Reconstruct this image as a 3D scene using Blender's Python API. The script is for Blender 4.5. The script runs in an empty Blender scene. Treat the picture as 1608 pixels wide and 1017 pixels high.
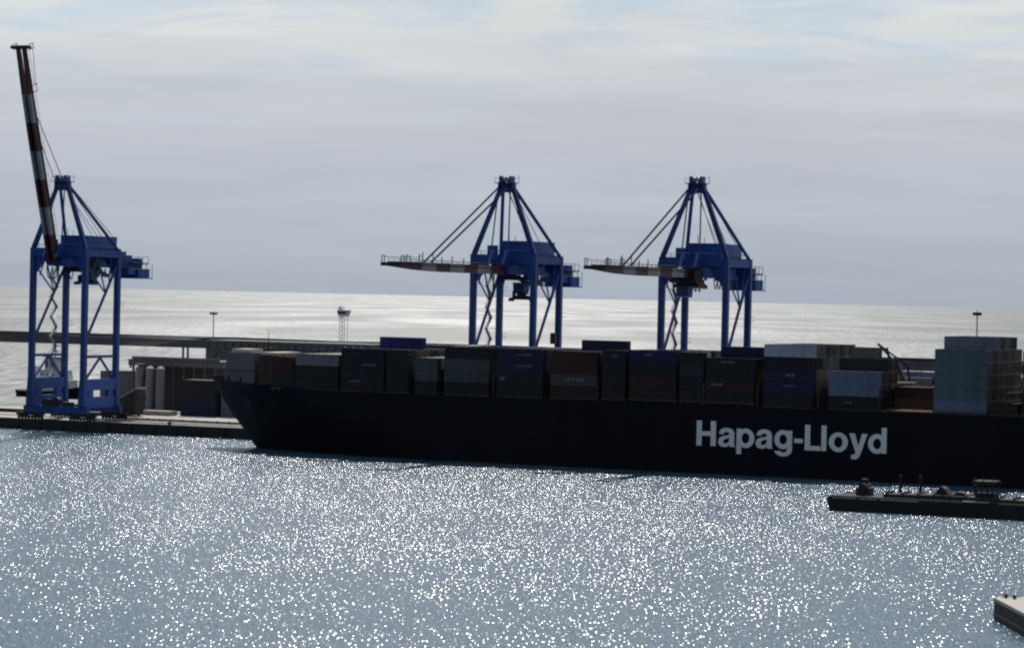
import bpy, bmesh, math, random
from mathutils import Vector, Matrix
R = math.radians
rng = random.Random(7)
SC = bpy.context.scene
COL = SC.collection

# ---------------------------------------------------------------- node helpers
def new_mat(name):
    m = bpy.data.materials.new(name); m.use_nodes = True
    nt = m.node_tree
    return m, nt, nt.nodes['Principled BSDF']

def nd(nt, t, **k):
    n = nt.nodes.new(t)
    for a, v in k.items():
        if a in n.inputs: n.inputs[a].default_value = v
        else: setattr(n, a, v)
    return n

def paint(name, col, rough=0.55, var=0.35, scale=0.35, metal=0.0, spec=0.4, dirt=None):
    """painted or raw surface: base colour broken up by two noises (weathering) and a roughness change"""
    m, nt, b = new_mat(name)
    tc = nd(nt, 'ShaderNodeTexCoord')
    mp = nd(nt, 'ShaderNodeMapping'); mp.inputs['Scale'].default_value = (1, 1, 0.35)
    nt.links.new(tc.outputs['Object'], mp.inputs['Vector'])
    n1 = nd(nt, 'ShaderNodeTexNoise', Scale=scale, Detail=6.0, Roughness=0.65)
    nt.links.new(mp.outputs[0], n1.inputs['Vector'])
    ra = nd(nt, 'ShaderNodeValToRGB')
    d = dirt or tuple(c * (1 - var) for c in col)
    ra.color_ramp.elements[0].position = 0.33; ra.color_ramp.elements[0].color = (*d, 1)
    ra.color_ramp.elements[1].position = 0.62; ra.color_ramp.elements[1].color = (*col, 1)
    nt.links.new(n1.outputs[0], ra.inputs[0])
    nt.links.new(ra.outputs[0], b.inputs['Base Color'])
    mr = nd(nt, 'ShaderNodeMapRange'); mr.inputs['To Min'].default_value = rough - 0.1; mr.inputs['To Max'].default_value = min(1, rough + 0.15)
    nt.links.new(n1.outputs[0], mr.inputs[0]); nt.links.new(mr.outputs[0], b.inputs['Roughness'])
    b.inputs['Metallic'].default_value = metal
    b.inputs['Specular IOR Level'].default_value = spec
    return m

M = {}
M['blue'] = paint('crane_blue_paint', (0.010, 0.058, 0.265), 0.5, 0.45, 0.25)
M['blue2'] = paint('crane_blue_panel', (0.012, 0.072, 0.315), 0.5, 0.3, 0.15)
M['boom_red'] = paint('boom_red_paint', (0.095, 0.025, 0.025), 0.6, 0.4)
M['boom_white'] = paint('boom_white_paint', (0.27, 0.28, 0.31), 0.6, 0.3)
M['dark_steel'] = paint('dark_steel', (0.018, 0.019, 0.022), 0.6, 0.4, 0.6)
M['grey_steel'] = paint('galvanised_steel', (0.30, 0.31, 0.32), 0.5, 0.35, 0.6)
M['rope'] = paint('wire_rope', (0.012, 0.016, 0.035), 0.9, 0.2, 2.0, spec=0.05)
M['rubber'] = paint('black_rubber', (0.015, 0.015, 0.015), 0.85, 0.2, 1.0)
M['glass'] = paint('cab_glass', (0.012, 0.016, 0.02), 0.08, 0.1, 1.0, spec=0.8)
M['hull'] = paint('hull_black_paint', (0.0065, 0.0075, 0.013), 0.55, 0.5, 0.08, spec=0.12)
M['worn_grey'] = paint('worn_grey_plate', (0.030, 0.031, 0.034), 0.75, 0.6, 0.7)
M['boot'] = paint('hull_bottom_paint', (0.05, 0.012, 0.010), 0.7, 0.4, 0.15)
M['deck'] = paint('deck_green_brown', (0.10, 0.055, 0.045), 0.8, 0.35, 0.2)
M['letter'] = paint('letter_white_paint', (0.80, 0.81, 0.82), 0.55, 0.12, 0.3)
M['lash'] = paint('lashing_bridge_paint', (0.05, 0.03, 0.028), 0.7, 0.4, 0.3)
M['fc_grey'] = paint('forecastle_grey_paint', (0.13, 0.13, 0.145), 0.7, 0.3, 0.25)
M['cream'] = paint('cream_paint', (0.50, 0.46, 0.37), 0.7, 0.25, 0.3)
M['mast_red'] = paint('mast_rust_red', (0.05, 0.03, 0.028), 0.7, 0.3, 0.3)
M['concrete'] = paint('quay_concrete', (0.33, 0.31, 0.29), 0.9, 0.35, 0.06)
M['concrete_d'] = paint('quay_wall_concrete', (0.03, 0.03, 0.028), 0.9, 0.5, 0.12)  # shade on the quay front put into the colour, far darker than the apron
M['rock'] = paint('breakwater_stone', (0.075, 0.072, 0.08), 0.95, 0.45, 0.03)
M['asphalt'] = paint('yard_asphalt', (0.075, 0.075, 0.078), 0.95, 0.35, 0.02)
M['shed'] = paint('shed_cladding', (0.115, 0.118, 0.128), 0.8, 0.3, 0.1)
M['silo'] = paint('silo_grey', (0.18, 0.185, 0.20), 0.6, 0.25, 0.2)
M['tugwhite'] = paint('tug_white_paint', (0.55, 0.57, 0.60), 0.5, 0.15, 0.3)
M['barge'] = paint('barge_black_steel', (0.012, 0.013, 0.014), 0.75, 0.4, 0.4)
M['barge_deck'] = paint('barge_deck_steel', (0.035, 0.035, 0.037), 0.85, 0.4, 0.4)
M['rail_light'] = paint('worn_bare_rail', (0.30, 0.30, 0.30), 0.5, 0.3, 0.8)
M['pier_top'] = paint('pier_top_concrete', (0.33, 0.31, 0.285), 0.9, 0.3, 0.25)
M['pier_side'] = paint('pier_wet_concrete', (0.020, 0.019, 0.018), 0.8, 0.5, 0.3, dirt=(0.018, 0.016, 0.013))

# container paints
CC = {'black': (0.015, 0.016, 0.020), 'charcoal': (0.016, 0.0175, 0.022), 'navy': (0.013, 0.018, 0.055), 'deep blue': (0.011, 0.017, 0.078),
      'dark red': (0.045, 0.017, 0.017), 'maroon': (0.035, 0.014, 0.018), 'rust brown': (0.11, 0.05, 0.035), 'light grey': (0.16, 0.165, 0.185),
      'pale grey': (0.60, 0.60, 0.60), 'grey': (0.068, 0.072, 0.082), 'bright blue': (0.022, 0.03, 0.17), 'teal': (0.09, 0.122, 0.15), 'slate blue': (0.125, 0.16, 0.24), 'dark teal': (0.018, 0.031, 0.036),
      'olive grey': (0.12, 0.12, 0.09), 'cream': (0.60, 0.56, 0.46), 'white': (0.36, 0.38, 0.48), 'brown grey': (0.14, 0.12, 0.11), 'green grey': (0.052, 0.062, 0.062)}
CM = {k: paint('container_' + k.replace(' ', '_'), v, 0.6, 0.3, 0.5, spec=0.3) for k, v in CC.items()}
M['mark'] = paint('faded_marking', (0.15, 0.155, 0.18), 0.7, 0.3, 1.0)

# ---------------------------------------------------------------- mesh helpers
class MB:
    def __init__(s): s.v = []; s.f = []; s.m = []; s.o = (0, 0, 0)
    def add(s, vs, fs, mi=0):
        k = len(s.v)
        s.v += [(p[0] + s.o[0], p[1] + s.o[1], p[2] + s.o[2]) for p in vs]
        s.f += [tuple(i + k for i in f) for f in fs]; s.m += [mi] * len(fs)
        return s
    def box(s, a, b, mi=0):
        x0, y0, z0 = [min(a[i], b[i]) for i in range(3)]; x1, y1, z1 = [max(a[i], b[i]) for i in range(3)]
        return s.add([(x0, y0, z0), (x1, y0, z0), (x1, y1, z0), (x0, y1, z0), (x0, y0, z1), (x1, y0, z1), (x1, y1, z1), (x0, y1, z1)],
                     [(0, 3, 2, 1), (4, 5, 6, 7), (0, 1, 5, 4), (1, 2, 6, 5), (2, 3, 7, 6), (3, 0, 4, 7)], mi)
    def beam(s, p, q, w, h=None, mi=0, w2=None, h2=None):
        h = w if h is None else h; w2 = w if w2 is None else w2; h2 = h if h2 is None else h2
        p = Vector(p); q = Vector(q); d = (q - p).normalized()
        up = Vector((0, 0, 1)) if abs(d.z) < 0.95 else Vector((0, 1, 0))
        a = d.cross(up).normalized(); b = a.cross(d).normalized()
        vs = [p + a * (i * w / 2) + b * (j * h / 2) for i, j in ((-1, -1), (1, -1), (1, 1), (-1, 1))] + \
             [q + a * (i * w2 / 2) + b * (j * h2 / 2) for i, j in ((-1, -1), (1, -1), (1, 1), (-1, 1))]
        return s.add([tuple(v) for v in vs], [(0, 1, 2, 3), (7, 6, 5, 4), (0, 4, 5, 1), (1, 5, 6, 2), (2, 6, 7, 3), (3, 7, 4, 0)], mi)
    def tube(s, p, q, r, n=8, r2=None, mi=0):
        r2 = r if r2 is None else r2
        p = Vector(p); q = Vector(q); d = (q - p).normalized()
        up = Vector((0, 0, 1)) if abs(d.z) < 0.95 else Vector((0, 1, 0))
        a = d.cross(up).normalized(); b = a.cross(d).normalized()
        vs = []
        for c, rr in ((p, r), (q, r2)):
            for i in range(n):
                t = 2 * math.pi * i / n
                vs.append(tuple(c + a * (rr * math.cos(t)) + b * (rr * math.sin(t))))
        fs = [(i, (i + 1) % n, n + (i + 1) % n, n + i) for i in range(n)] + [tuple(range(n - 1, -1, -1)), tuple(range(n, 2 * n))]
        return s.add(vs, fs, mi)
    def poly(s, pts, r, n=6, mi=0):
        for a, b in zip(pts, pts[1:]): s.tube(a, b, r, n, mi=mi)
        return s
    def prism(s, pts, ax, a, b, mi=0):
        """extrude a 2D outline along axis ax ('x','y','z') from a to b"""
        def P(u, v, t): return {'x': (t, u, v), 'y': (u, t, v), 'z': (u, v, t)}[ax]
        n = len(pts); vs = [P(u, v, a) for u, v in pts] + [P(u, v, b) for u, v in pts]
        return s.add(vs, [tuple(range(n - 1, -1, -1)), tuple(range(n, 2 * n))] + [(i, (i + 1) % n, n + (i + 1) % n, n + i) for i in range(n)], mi)
    def mesh(s, name, mats):
        me = bpy.data.meshes.new(name); me.from_pydata(s.v, [], s.f)
        for m in (mats if isinstance(mats, (list, tuple)) else [mats]): me.materials.append(m)
        for p, k in zip(me.polygons, s.m): p.material_index = k
        bm = bmesh.new(); bm.from_mesh(me); bmesh.ops.recalc_face_normals(bm, faces=bm.faces[:]); bm.to_mesh(me); bm.free()
        return me
    def build(s, name, mats, parent=None):
        return link(name, s.mesh(name, mats), parent)

def link(name, data, parent=None):
    o = bpy.data.objects.new(name, data); COL.objects.link(o)
    if parent: o.parent = parent
    return o
def tag(o, label=None, cat=None, group=None, kind=None):
    if label: o['label'] = label
    if cat: o['category'] = cat
    if group: o['group'] = group
    if kind: o['kind'] = kind
    return o
def empty(name, loc, rz=0):
    o = link(name, None); o.location = loc; o.rotation_euler = (0, 0, rz); o.empty_display_size = 2
    return o

# ---------------------------------------------------------------- camera
A = R(24.5); CAMZ = 41.0
cam_d = bpy.data.cameras.new('camera'); cam = link('camera', cam_d)
pitch = math.atan(42 / 4400); roll = math.atan(35 / 1608)
f = Vector((-math.sin(A) * math.cos(pitch), math.cos(A) * math.cos(pitch), -math.sin(pitch)))
r = Vector((math.cos(A), math.sin(A), 0)); u = r.cross(f)
r2 = r * math.cos(roll) + u * math.sin(roll); u2 = -r * math.sin(roll) + u * math.cos(roll)
mw = Matrix((r2, u2, -f)).transposed().to_4x4(); mw.translation = (0, -627, CAMZ)
cam.matrix_world = mw
cam_d.sensor_width = 36; cam_d.lens = 36 * 4400 / 1608
cam_d.clip_start = 1.0; cam_d.clip_end = 900000
SC.camera = cam

# ---------------------------------------------------------------- light and sky
SUN_EL = R(55); SUN_A = R(25.5)
S = Vector((-math.sin(SUN_A) * math.cos(SUN_EL), math.cos(SUN_A) * math.cos(SUN_EL), math.sin(SUN_EL)))
sl = bpy.data.lights.new('sun', 'SUN'); sl.energy = 4.9; sl.angle = R(0.5); sl.color = (1.0, 0.965, 0.91)
so = link('sun', sl); so.rotation_euler = (-S).to_track_quat('-Z', 'Y').to_euler(); so.location = (0, 0, 300)

w = bpy.data.worlds.new('World'); SC.world = w; w.use_nodes = True
nt = w.node_tree; nt.nodes.clear()
out = nd(nt, 'ShaderNodeOutputWorld')
sky = nd(nt, 'ShaderNodeTexSky', sky_type='NISHITA', sun_disc=False, sun_elevation=SUN_EL, sun_rotation=-SUN_A, altitude=20, air_density=1.0, dust_density=1.0, ozone_density=1.0)
bg1 = nd(nt, 'ShaderNodeBackground', Strength=0.05)
nt.links.new(sky.outputs[0], bg1.inputs['Color'])
tc = nd(nt, 'ShaderNodeTexCoord')
sep = nd(nt, 'ShaderNodeSeparateXYZ'); nt.links.new(tc.outputs['Generated'], sep.inputs[0])
def math_n(op, a, b=None, clamp=False):
    n = nd(nt, 'ShaderNodeMath', operation=op); n.use_clamp = clamp
    for i, v in enumerate((a, b)):
        if v is None: continue
        if isinstance(v, (int, float)): n.inputs[i].default_value = v
        else: nt.links.new(v, n.inputs[i])
    return n.outputs[0]
def noise_n(scale, sx, detail=5.0, rough=0.55, loc=(0, 0, 0), dist=0.0):
    mp = nd(nt, 'ShaderNodeMapping'); mp.inputs['Scale'].default_value = sx; mp.inputs['Location'].default_value = loc
    mp.inputs['Rotation'].default_value = (0, 0, -A)
    nt.links.new(tc.outputs['Generated'], mp.inputs['Vector'])
    n = nd(nt, 'ShaderNodeTexNoise', Scale=scale, Detail=detail, Roughness=rough, Distortion=dist)
    nt.links.new(mp.outputs[0], n.inputs['Vector'])
    return n.outputs[0]
# cloud sheet: streaks drawn out along the horizon, finer and brighter higher up
n_big = noise_n(1.0, (7, 7, 75), 5.0, 0.55, (2.3, 0.4, 1.7), 0.4)
n_fine = noise_n(1.0, (22, 22, 240), 4.0, 0.6, (0.3, 5.1, 0.2), 0.6)
elev = sep.outputs['Z']
grad = nd(nt, 'ShaderNodeValToRGB'); nt.links.new(math_n('MULTIPLY', elev, 4.0), grad.inputs[0])
cr = grad.color_ramp
cr.elements[0].position = 0.0; cr.elements[0].color = (0.365, 0.405, 0.475, 1)
cr.elements[1].position = 1.0; cr.elements[1].color = (0.70, 0.75, 0.83, 1)
for p, c in ((0.06, (0.395, 0.44, 0.495)), (0.16, (0.438, 0.472, 0.528)), (0.27, (0.486, 0.515, 0.56)), (0.36, (0.545, 0.585, 0.61)), (0.45, (0.58, 0.63, 0.66))):
    e = cr.elements.new(p); e.color = (*c, 1)
mix_n = math_n('ADD', math_n('MULTIPLY', n_big, 0.75), math_n('MULTIPLY', n_fine, 0.25))
stre = nd(nt, 'ShaderNodeMapRange'); nt.links.new(mix_n, stre.inputs[0])
stre.inputs['From Min'].default_value = 0.32; stre.inputs['From Max'].default_value = 0.68
stre.inputs['To Min'].default_value = 1.06; stre.inputs['To Max'].default_value = 1.21
# clouds on the sun's side are lit through and bright, those opposite the sun are dull
dotv = nd(nt, 'ShaderNodeVectorMath', operation='DOT_PRODUCT'); nt.links.new(tc.outputs['Generated'], dotv.inputs[0]); dotv.inputs[1].default_value = S
side = nd(nt, 'ShaderNodeMapRange'); nt.links.new(dotv.outputs['Value'], side.inputs[0])
side.inputs['From Min'].default_value = -0.3; side.inputs['From Max'].default_value = 0.62
side.inputs['To Min'].default_value = 0.13; side.inputs['To Max'].default_value = 1.0
bg2 = nd(nt, 'ShaderNodeBackground')
# soft white heaps with pale blue between them from just under the top of the view upwards
heap = nd(nt, 'ShaderNodeMapRange'); nt.links.new(noise_n(1.0, (11, 11, 62), 6.0, 0.58, (1.2, 6.4, 3.1), 0.8), heap.inputs[0]); heap.interpolation_type = 'SMOOTHSTEP'
heap.inputs['From Min'].default_value = 0.36; heap.inputs['From Max'].default_value = 0.58
hm = nd(nt, 'ShaderNodeMix', data_type='RGBA'); nt.links.new(heap.outputs[0], hm.inputs['Factor'])
hm.inputs['A'].default_value = (0.45, 0.555, 0.66, 1); hm.inputs['B'].default_value = (0.64, 0.655, 0.64, 1)
tw_ = nd(nt, 'ShaderNodeMapRange'); nt.links.new(math_n('ADD', elev, math_n('MULTIPLY', n_big, 0.05)), tw_.inputs[0])
tw_.inputs['From Min'].default_value = 0.085; tw_.inputs['From Max'].default_value = 0.135; tw_.inputs['To Max'].default_value = 0.75
hm2 = nd(nt, 'ShaderNodeMix', data_type='RGBA'); nt.links.new(tw_.outputs[0], hm2.inputs['Factor'])
nt.links.new(grad.outputs[0], hm2.inputs['A']); nt.links.new(hm.outputs['Result'], hm2.inputs['B'])
nt.links.new(hm2.outputs['Result'], bg2.inputs['Color'])
nt.links.new(math_n('MULTIPLY', stre.outputs[0], side.outputs[0]), bg2.inputs['Strength'])
# cover: closed near the horizon, holes of blue higher up
cov = nd(nt, 'ShaderNodeMapRange'); nt.links.new(math_n('ADD', noise_n(1.0, (9, 9, 60), 5.0, 0.6, (4.1, 1.3, 0.9), 0.5), math_n('MULTIPLY', elev, -0.75)), cov.inputs[0])
cov.inputs['From Min'].default_value = 0.22; cov.inputs['From Max'].default_value = 0.36
cov.inputs['To Min'].default_value = 0.88; cov.inputs['To Max'].default_value = 1.0
mixs = nd(nt, 'ShaderNodeMixShader')
cside = nd(nt, 'ShaderNodeMapRange'); nt.links.new(dotv.outputs['Value'], cside.inputs[0])
cside.inputs['From Min'].default_value = -0.2; cside.inputs['From Max'].default_value = 0.45; cside.inputs['To Min'].default_value = 0.3
nt.links.new(math_n('MULTIPLY', cov.outputs[0], cside.outputs[0]), mixs.inputs[0]); nt.links.new(bg1.outputs[0], mixs.inputs[1]); nt.links.new(bg2.outputs[0], mixs.inputs[2])
nt.links.new(mixs.outputs[0], out.inputs['Surface'])

# ---------------------------------------------------------------- water
def water_mat(name, sx, sy, amp, tilt, rough, base, streak=0.0, detail=2.0, rvar=0.0, centre=None, sheen=0.0):
    """water whose facets are a real slope field: noise gives the slope of each wave in metres"""
    m, nt, b = new_mat(name)
    geo = nd(nt, 'ShaderNodeNewGeometry')
    mp = nd(nt, 'ShaderNodeMapping'); mp.inputs['Rotation'].default_value = (0, 0, -A); mp.inputs['Scale'].default_value = (1, 1, 1)
    nt.links.new(geo.outputs['Position'], mp.inputs['Vector'])
    def nz(scx, scy, det, loc):
        m2 = nd(nt, 'ShaderNodeMapping'); m2.inputs['Scale'].default_value = (scx, scy, 1); m2.inputs['Location'].default_value = loc
        nt.links.new(mp.outputs[0], m2.inputs['Vector'])
        n = nd(nt, 'ShaderNodeTexNoise', Scale=1.0, Detail=det, Roughness=0.55, noise_dimensions='2D')
        nt.links.new(m2.outputs[0], n.inputs['Vector']); return n
    n = nz(1 / sx, 1 / sy, detail, (3.1, 7.7, 0))
    big = nz(1 / (sx * 40), 1 / (sy * 22), 3.0, (11.0, 2.0, 0))
    sub = nd(nt, 'ShaderNodeVectorMath', operation='SUBTRACT'); nt.links.new(n.outputs['Color'], sub.inputs[0]); sub.inputs[1].default_value = (0.5, 0.5, 0.5)
    gust = nd(nt, 'ShaderNodeMapRange'); nt.links.new(big.outputs[0], gust.inputs[0])
    gust.inputs['From Min'].default_value = 0.35; gust.inputs['From Max'].default_value = 0.65
    gust.inputs['To Min'].default_value = amp * (1 - streak); gust.inputs['To Max'].default_value = amp * (1 + streak)
    amp_out = gust.outputs[0]
    if centre:   # the middle of the basin is choppier than its sheltered edges
        ds = nd(nt, 'ShaderNodeVectorMath', operation='DISTANCE'); nt.links.new(geo.outputs['Position'], ds.inputs[0]); ds.inputs[1].default_value = (*centre, 0)
        fr = nd(nt, 'ShaderNodeMapRange'); nt.links.new(ds.outputs['Value'], fr.inputs[0])
        fr.inputs['From Min'].default_value = 60; fr.inputs['From Max'].default_value = 330
        fr.inputs['To Min'].default_value = 1.0; fr.inputs['To Max'].default_value = 0.60
        mu = nd(nt, 'ShaderNodeMath', operation='MULTIPLY'); nt.links.new(amp_out, mu.inputs[0]); nt.links.new(fr.outputs[0], mu.inputs[1]); amp_out = mu.outputs[0]
    sc = nd(nt, 'ShaderNodeVectorMath', operation='SCALE'); nt.links.new(sub.outputs[0], sc.inputs[0]); nt.links.new(amp_out, sc.inputs['Scale'])
    sp = nd(nt, 'ShaderNodeSeparateXYZ'); nt.links.new(sc.outputs[0], sp.inputs[0])
    cb = nd(nt, 'ShaderNodeCombineXYZ'); cb.inputs[2].default_value = 1.0
    nt.links.new(sp.outputs[0], cb.inputs[0])
    ad = nd(nt, 'ShaderNodeMath', operation='SUBTRACT'); nt.links.new(sp.outputs[1], ad.inputs[0]); ad.inputs[1].default_value = tilt
    nt.links.new(ad.outputs[0], cb.inputs[1])
    # back from the wave frame to the world frame
    vr = nd(nt, 'ShaderNodeVectorRotate', rotation_type='Z_AXIS'); vr.inputs['Angle'].default_value = A
    nt.links.new(cb.outputs[0], vr.inputs['Vector'])
    nm = nd(nt, 'ShaderNodeVectorMath', operation='NORMALIZE'); nt.links.new(vr.outputs[0], nm.inputs[0])
    nt.links.new(nm.outputs[0], b.inputs['Normal'])
    b.inputs['Base Color'].default_value = (*base, 1)
    b.inputs['IOR'].default_value = 1.333
    if sheen:   # ripples too small to see one by one spread the sun into a soft sheen
        wr = nd(nt, 'ShaderNodeMapRange'); nt.links.new(ds.outputs['Value'], wr.inputs[0]); wr.inputs['From Min'].default_value = 60; wr.inputs['From Max'].default_value = 330; wr.inputs['To Min'].default_value = sheen; wr.inputs['To Max'].default_value = sheen * 0.6; nt.links.new(wr.outputs[0], b.inputs['Coat Weight'])
        b.inputs['Coat Roughness'].default_value = 0.42; b.inputs['Coat IOR'].default_value = 1.333
        cn = nd(nt, 'ShaderNodeCombineXYZ'); cn.inputs[2].default_value = 1.0; cn.inputs[1].default_value = -0.30
        vr2 = nd(nt, 'ShaderNodeVectorRotate', rotation_type='Z_AXIS'); vr2.inputs['Angle'].default_value = A; nt.links.new(cn.outputs[0], vr2.inputs['Vector'])
        n2 = nd(nt, 'ShaderNodeVectorMath', operation='NORMALIZE'); nt.links.new(vr2.outputs[0], n2.inputs[0]); nt.links.new(n2.outputs[0], b.inputs['Coat Normal'])
    if rvar:
        mr = nd(nt, 'ShaderNodeMapRange'); nt.links.new(big.outputs[0], mr.inputs[0])
        mr.inputs['From Min'].default_value = 0.35; mr.inputs['From Max'].default_value = 0.65
        mr.inputs['To Min'].default_value = rough - rvar; mr.inputs['To Max'].default_value = rough + rvar
        nt.links.new(mr.outputs[0], b.inputs['Roughness'])
    else:
        b.inputs['Roughness'].default_value = rough
    return m
M['basin'] = water_mat('basin_water', 0.34, 2.1, 1.66, 0.165, 0.185, (0.028, 0.066, 0.106), 0.17, detail=2.0, centre=(-250, -60), sheen=0.08)
M['sea'] = water_mat('open_sea_water', 6.0, 45.0, 0.32, 0.44, 0.54, (0.04, 0.06, 0.07), 0.12, rvar=0.035)
QY = 49.5          # quay front
b = MB(); b.add([(-6000, -6000, 0), (6000, -6000, 0), (6000, 60, 0), (-6000, 60, 0)], [(0, 1, 2, 3)])
tag(b.build('harbour_water', M['basin']), kind='structure')
b = MB(); L = 450000
b.add([(-L, 60, 0), (L, 60, 0), (L, L, 0), (-L, L, 0)], [(0, 1, 2, 3)])
tag(b.build('sea', M['sea']), kind='structure')

# ---------------------------------------------------------------- land
QZ = 2.8
b = MB()
land = [(-900, QY), (260, QY), (260, 690), (-500, 690), (-726, 596), (-560, 320), (-445, 125), (-900, 92)]
b.prism(land, 'z', -3, QZ)
tag(b.build('quay', [M['concrete']]), kind='structure')
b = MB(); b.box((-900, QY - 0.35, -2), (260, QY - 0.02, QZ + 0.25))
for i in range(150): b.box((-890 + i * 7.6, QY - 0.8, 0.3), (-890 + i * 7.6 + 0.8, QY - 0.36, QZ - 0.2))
tag(b.build('quay_wall', M['concrete_d']), 'quay wall coloured dark for shade with fenders running behind the ship', 'quay wall')
b = MB(); b.add([(-720, 590, QZ + .01), (-500, 686, QZ + .01), (250, 686, QZ + .01), (250, 150, QZ + .01), (-448, 150, QZ + .01)], [(0, 1, 2, 3, 4)])
tag(b.build('yard_ground', M['asphalt']), kind='structure')
for k, (y, lab) in enumerate(((52.0, 'dark crane rail nearest the quay edge'), (69.0, 'dark crane rail on the landward side of the cranes'))):
    b = MB(); b.box((-890, y - 0.35, QZ), (250, y + 0.35, QZ + 0.06)); b.box((-890, y - 0.07, QZ + 0.06), (250, y + 0.07, QZ + 0.2))
    tag(b.build('crane_rail', M['dark_steel']), lab, 'rail', 'crane rails along the quay')
b = MB()
b.box((-900, 45.6 + QY - 10.5, QZ), (-458, 46.4 + QY - 10.5, QZ + 1.1))
tag(b.build('kerb_wall', M['concrete_d']), 'low dark wall along the back of the narrow quay at far left', 'wall')
# breakwater
b = MB()
pts = [(1092, -3), (1097, 6.0), (1099, 6.0), (1099.5, 8.0), (1104, 8.0), (1106, 4), (1120, -3)]
xs = [-2600 + 40 * i for i in range(60)]
vs = []; fs = []
for i, x in enumerate(xs):
    for y, z in pts: vs.append((x + rng.uniform(-4, 4), y + rng.uniform(-1.2, 1.2), z + (rng.uniform(-.35, .35) if z > -2 else 0)))
n = len(pts)
for i in range(len(xs) - 1):
    for j in range(n - 1): fs.append((i * n + j, (i + 1) * n + j, (i + 1) * n + j + 1, i * n + j + 1))
b.add(vs, fs)
tag(b.build('breakwater', M['rock']), 'long low dark breakwater wall between the harbour and the open sea', 'breakwater')

# ---------------------------------------------------------------- containers
def container_mesh(L, H):
    """corrugated box with corner posts, rails, door bars"""
    W = 2.44; b = MB(); h = W / 2; e = 0.06
    for sx in (0, L - 0.16):
        for sy in (-h, h - 0.16): b.box((sx, sy, 0), (sx + 0.16, sy + 0.16, H))
    for sy in (-h, h - 0.1):
        b.box((0.16, sy, 0), (L - 0.16, sy + 0.1, 0.16)); b.box((0.16, sy, H - 0.12), (L - 0.16, sy + 0.1, H))
    for sx in (0, L - 0.1):
        b.box((sx, -h + .16, 0), (sx + .1, h - .16, 0.16)); b.box((sx, -h + .16, H - .12), (sx + .1, h - .16, H))
    n = int(L / 0.55); st = (L - 0.32) / n
    for s in (-1, 1):
        prof = []
        for i in range(n):
            x = 0.16 + i * st
            prof += [(x, h - 0.03), (x + st * .4, h - 0.03), (x + st * .5, h - 0.09), (x + st * .9, h - 0.09)]
        prof.append((L - 0.16, h - 0.03))
        vs = []
        for x, y in prof: vs += [(x, s * y, 0.16), (x, s * y, H - 0.12)]
        b.add(vs, [(2 * i, 2 * i + 2, 2 * i + 3, 2 * i + 1) for i in range(len(prof) - 1)])
    b.add([(0.1, -h + .1, H - .05), (L - .1, -h + .1, H - .05), (L - .1, h - .1, H - .05), (0.1, h - .1, H - .05)], [(0, 1, 2, 3)])
    b.add([(0.1, -h + .1, .08), (L - .1, -h + .1, .08), (L - .1, h - .1, .08), (0.1, h - .1, .08)], [(0, 3, 2, 1)])
    for x in (0.06, L - 0.06): b.add([(x, -h + .16, .16), (x, h - .16, .16), (x, h - .16, H - .12), (x, -h + .16, H - .12)], [(0, 1, 2, 3)])
    for y in (-.75, -.3, .3, .75): b.tube((L - .03, y, .2), (L - .03, y, H - .15), .03, 5)
    return b
_cm = {}
def cmesh(ft, H, col):
    k = (ft, H, col)
    if k not in _cm:
        base = (ft, H)
        if base not in _cm: _cm[base] = container_mesh(12.19 if ft == 40 else 6.06, H).mesh('container', CM[col])
        me = _cm[base].copy(); me.materials.clear(); me.materials.append(CM[col]); _cm[k] = me
    return _cm[k]
ORD = ['first', 'second', 'third', 'fourth', 'fifth', 'sixth', 'seventh', 'eighth', 'ninth', 'tenth', 'eleventh', 'twelfth', 'thirteenth', 'fourteenth', 'fifteenth', 'sixteenth', 'seventeenth']
TIER = ['bottom', 'second', 'third', 'fourth', 'fifth', 'sixth']
def put_container(ft, H, col, x, y, z, label, group, rz=0):
    o = link('shipping_container', cmesh(ft, H, col)); o.location = (x, y, z); o.rotation_euler = (0, 0, rz)
    return tag(o, label, 'container', group)
def marking(par, cx, cz, wd, ht, n, seed):
    """faded unreadable patch of paint on the camera side of a container"""
    b = MB(); q = random.Random(seed); x = cx - wd / 2
    for i in range(n):
        ww = wd / n * q.uniform(.55, .85)
        b.box((x, -1.235, cz - ht / 2 * q.uniform(.7, 1)), (x + ww, -1.215, cz + ht / 2 * q.uniform(.7, 1))); x += wd / n
    b.build('faded_marking', M['mark'], par)

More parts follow.
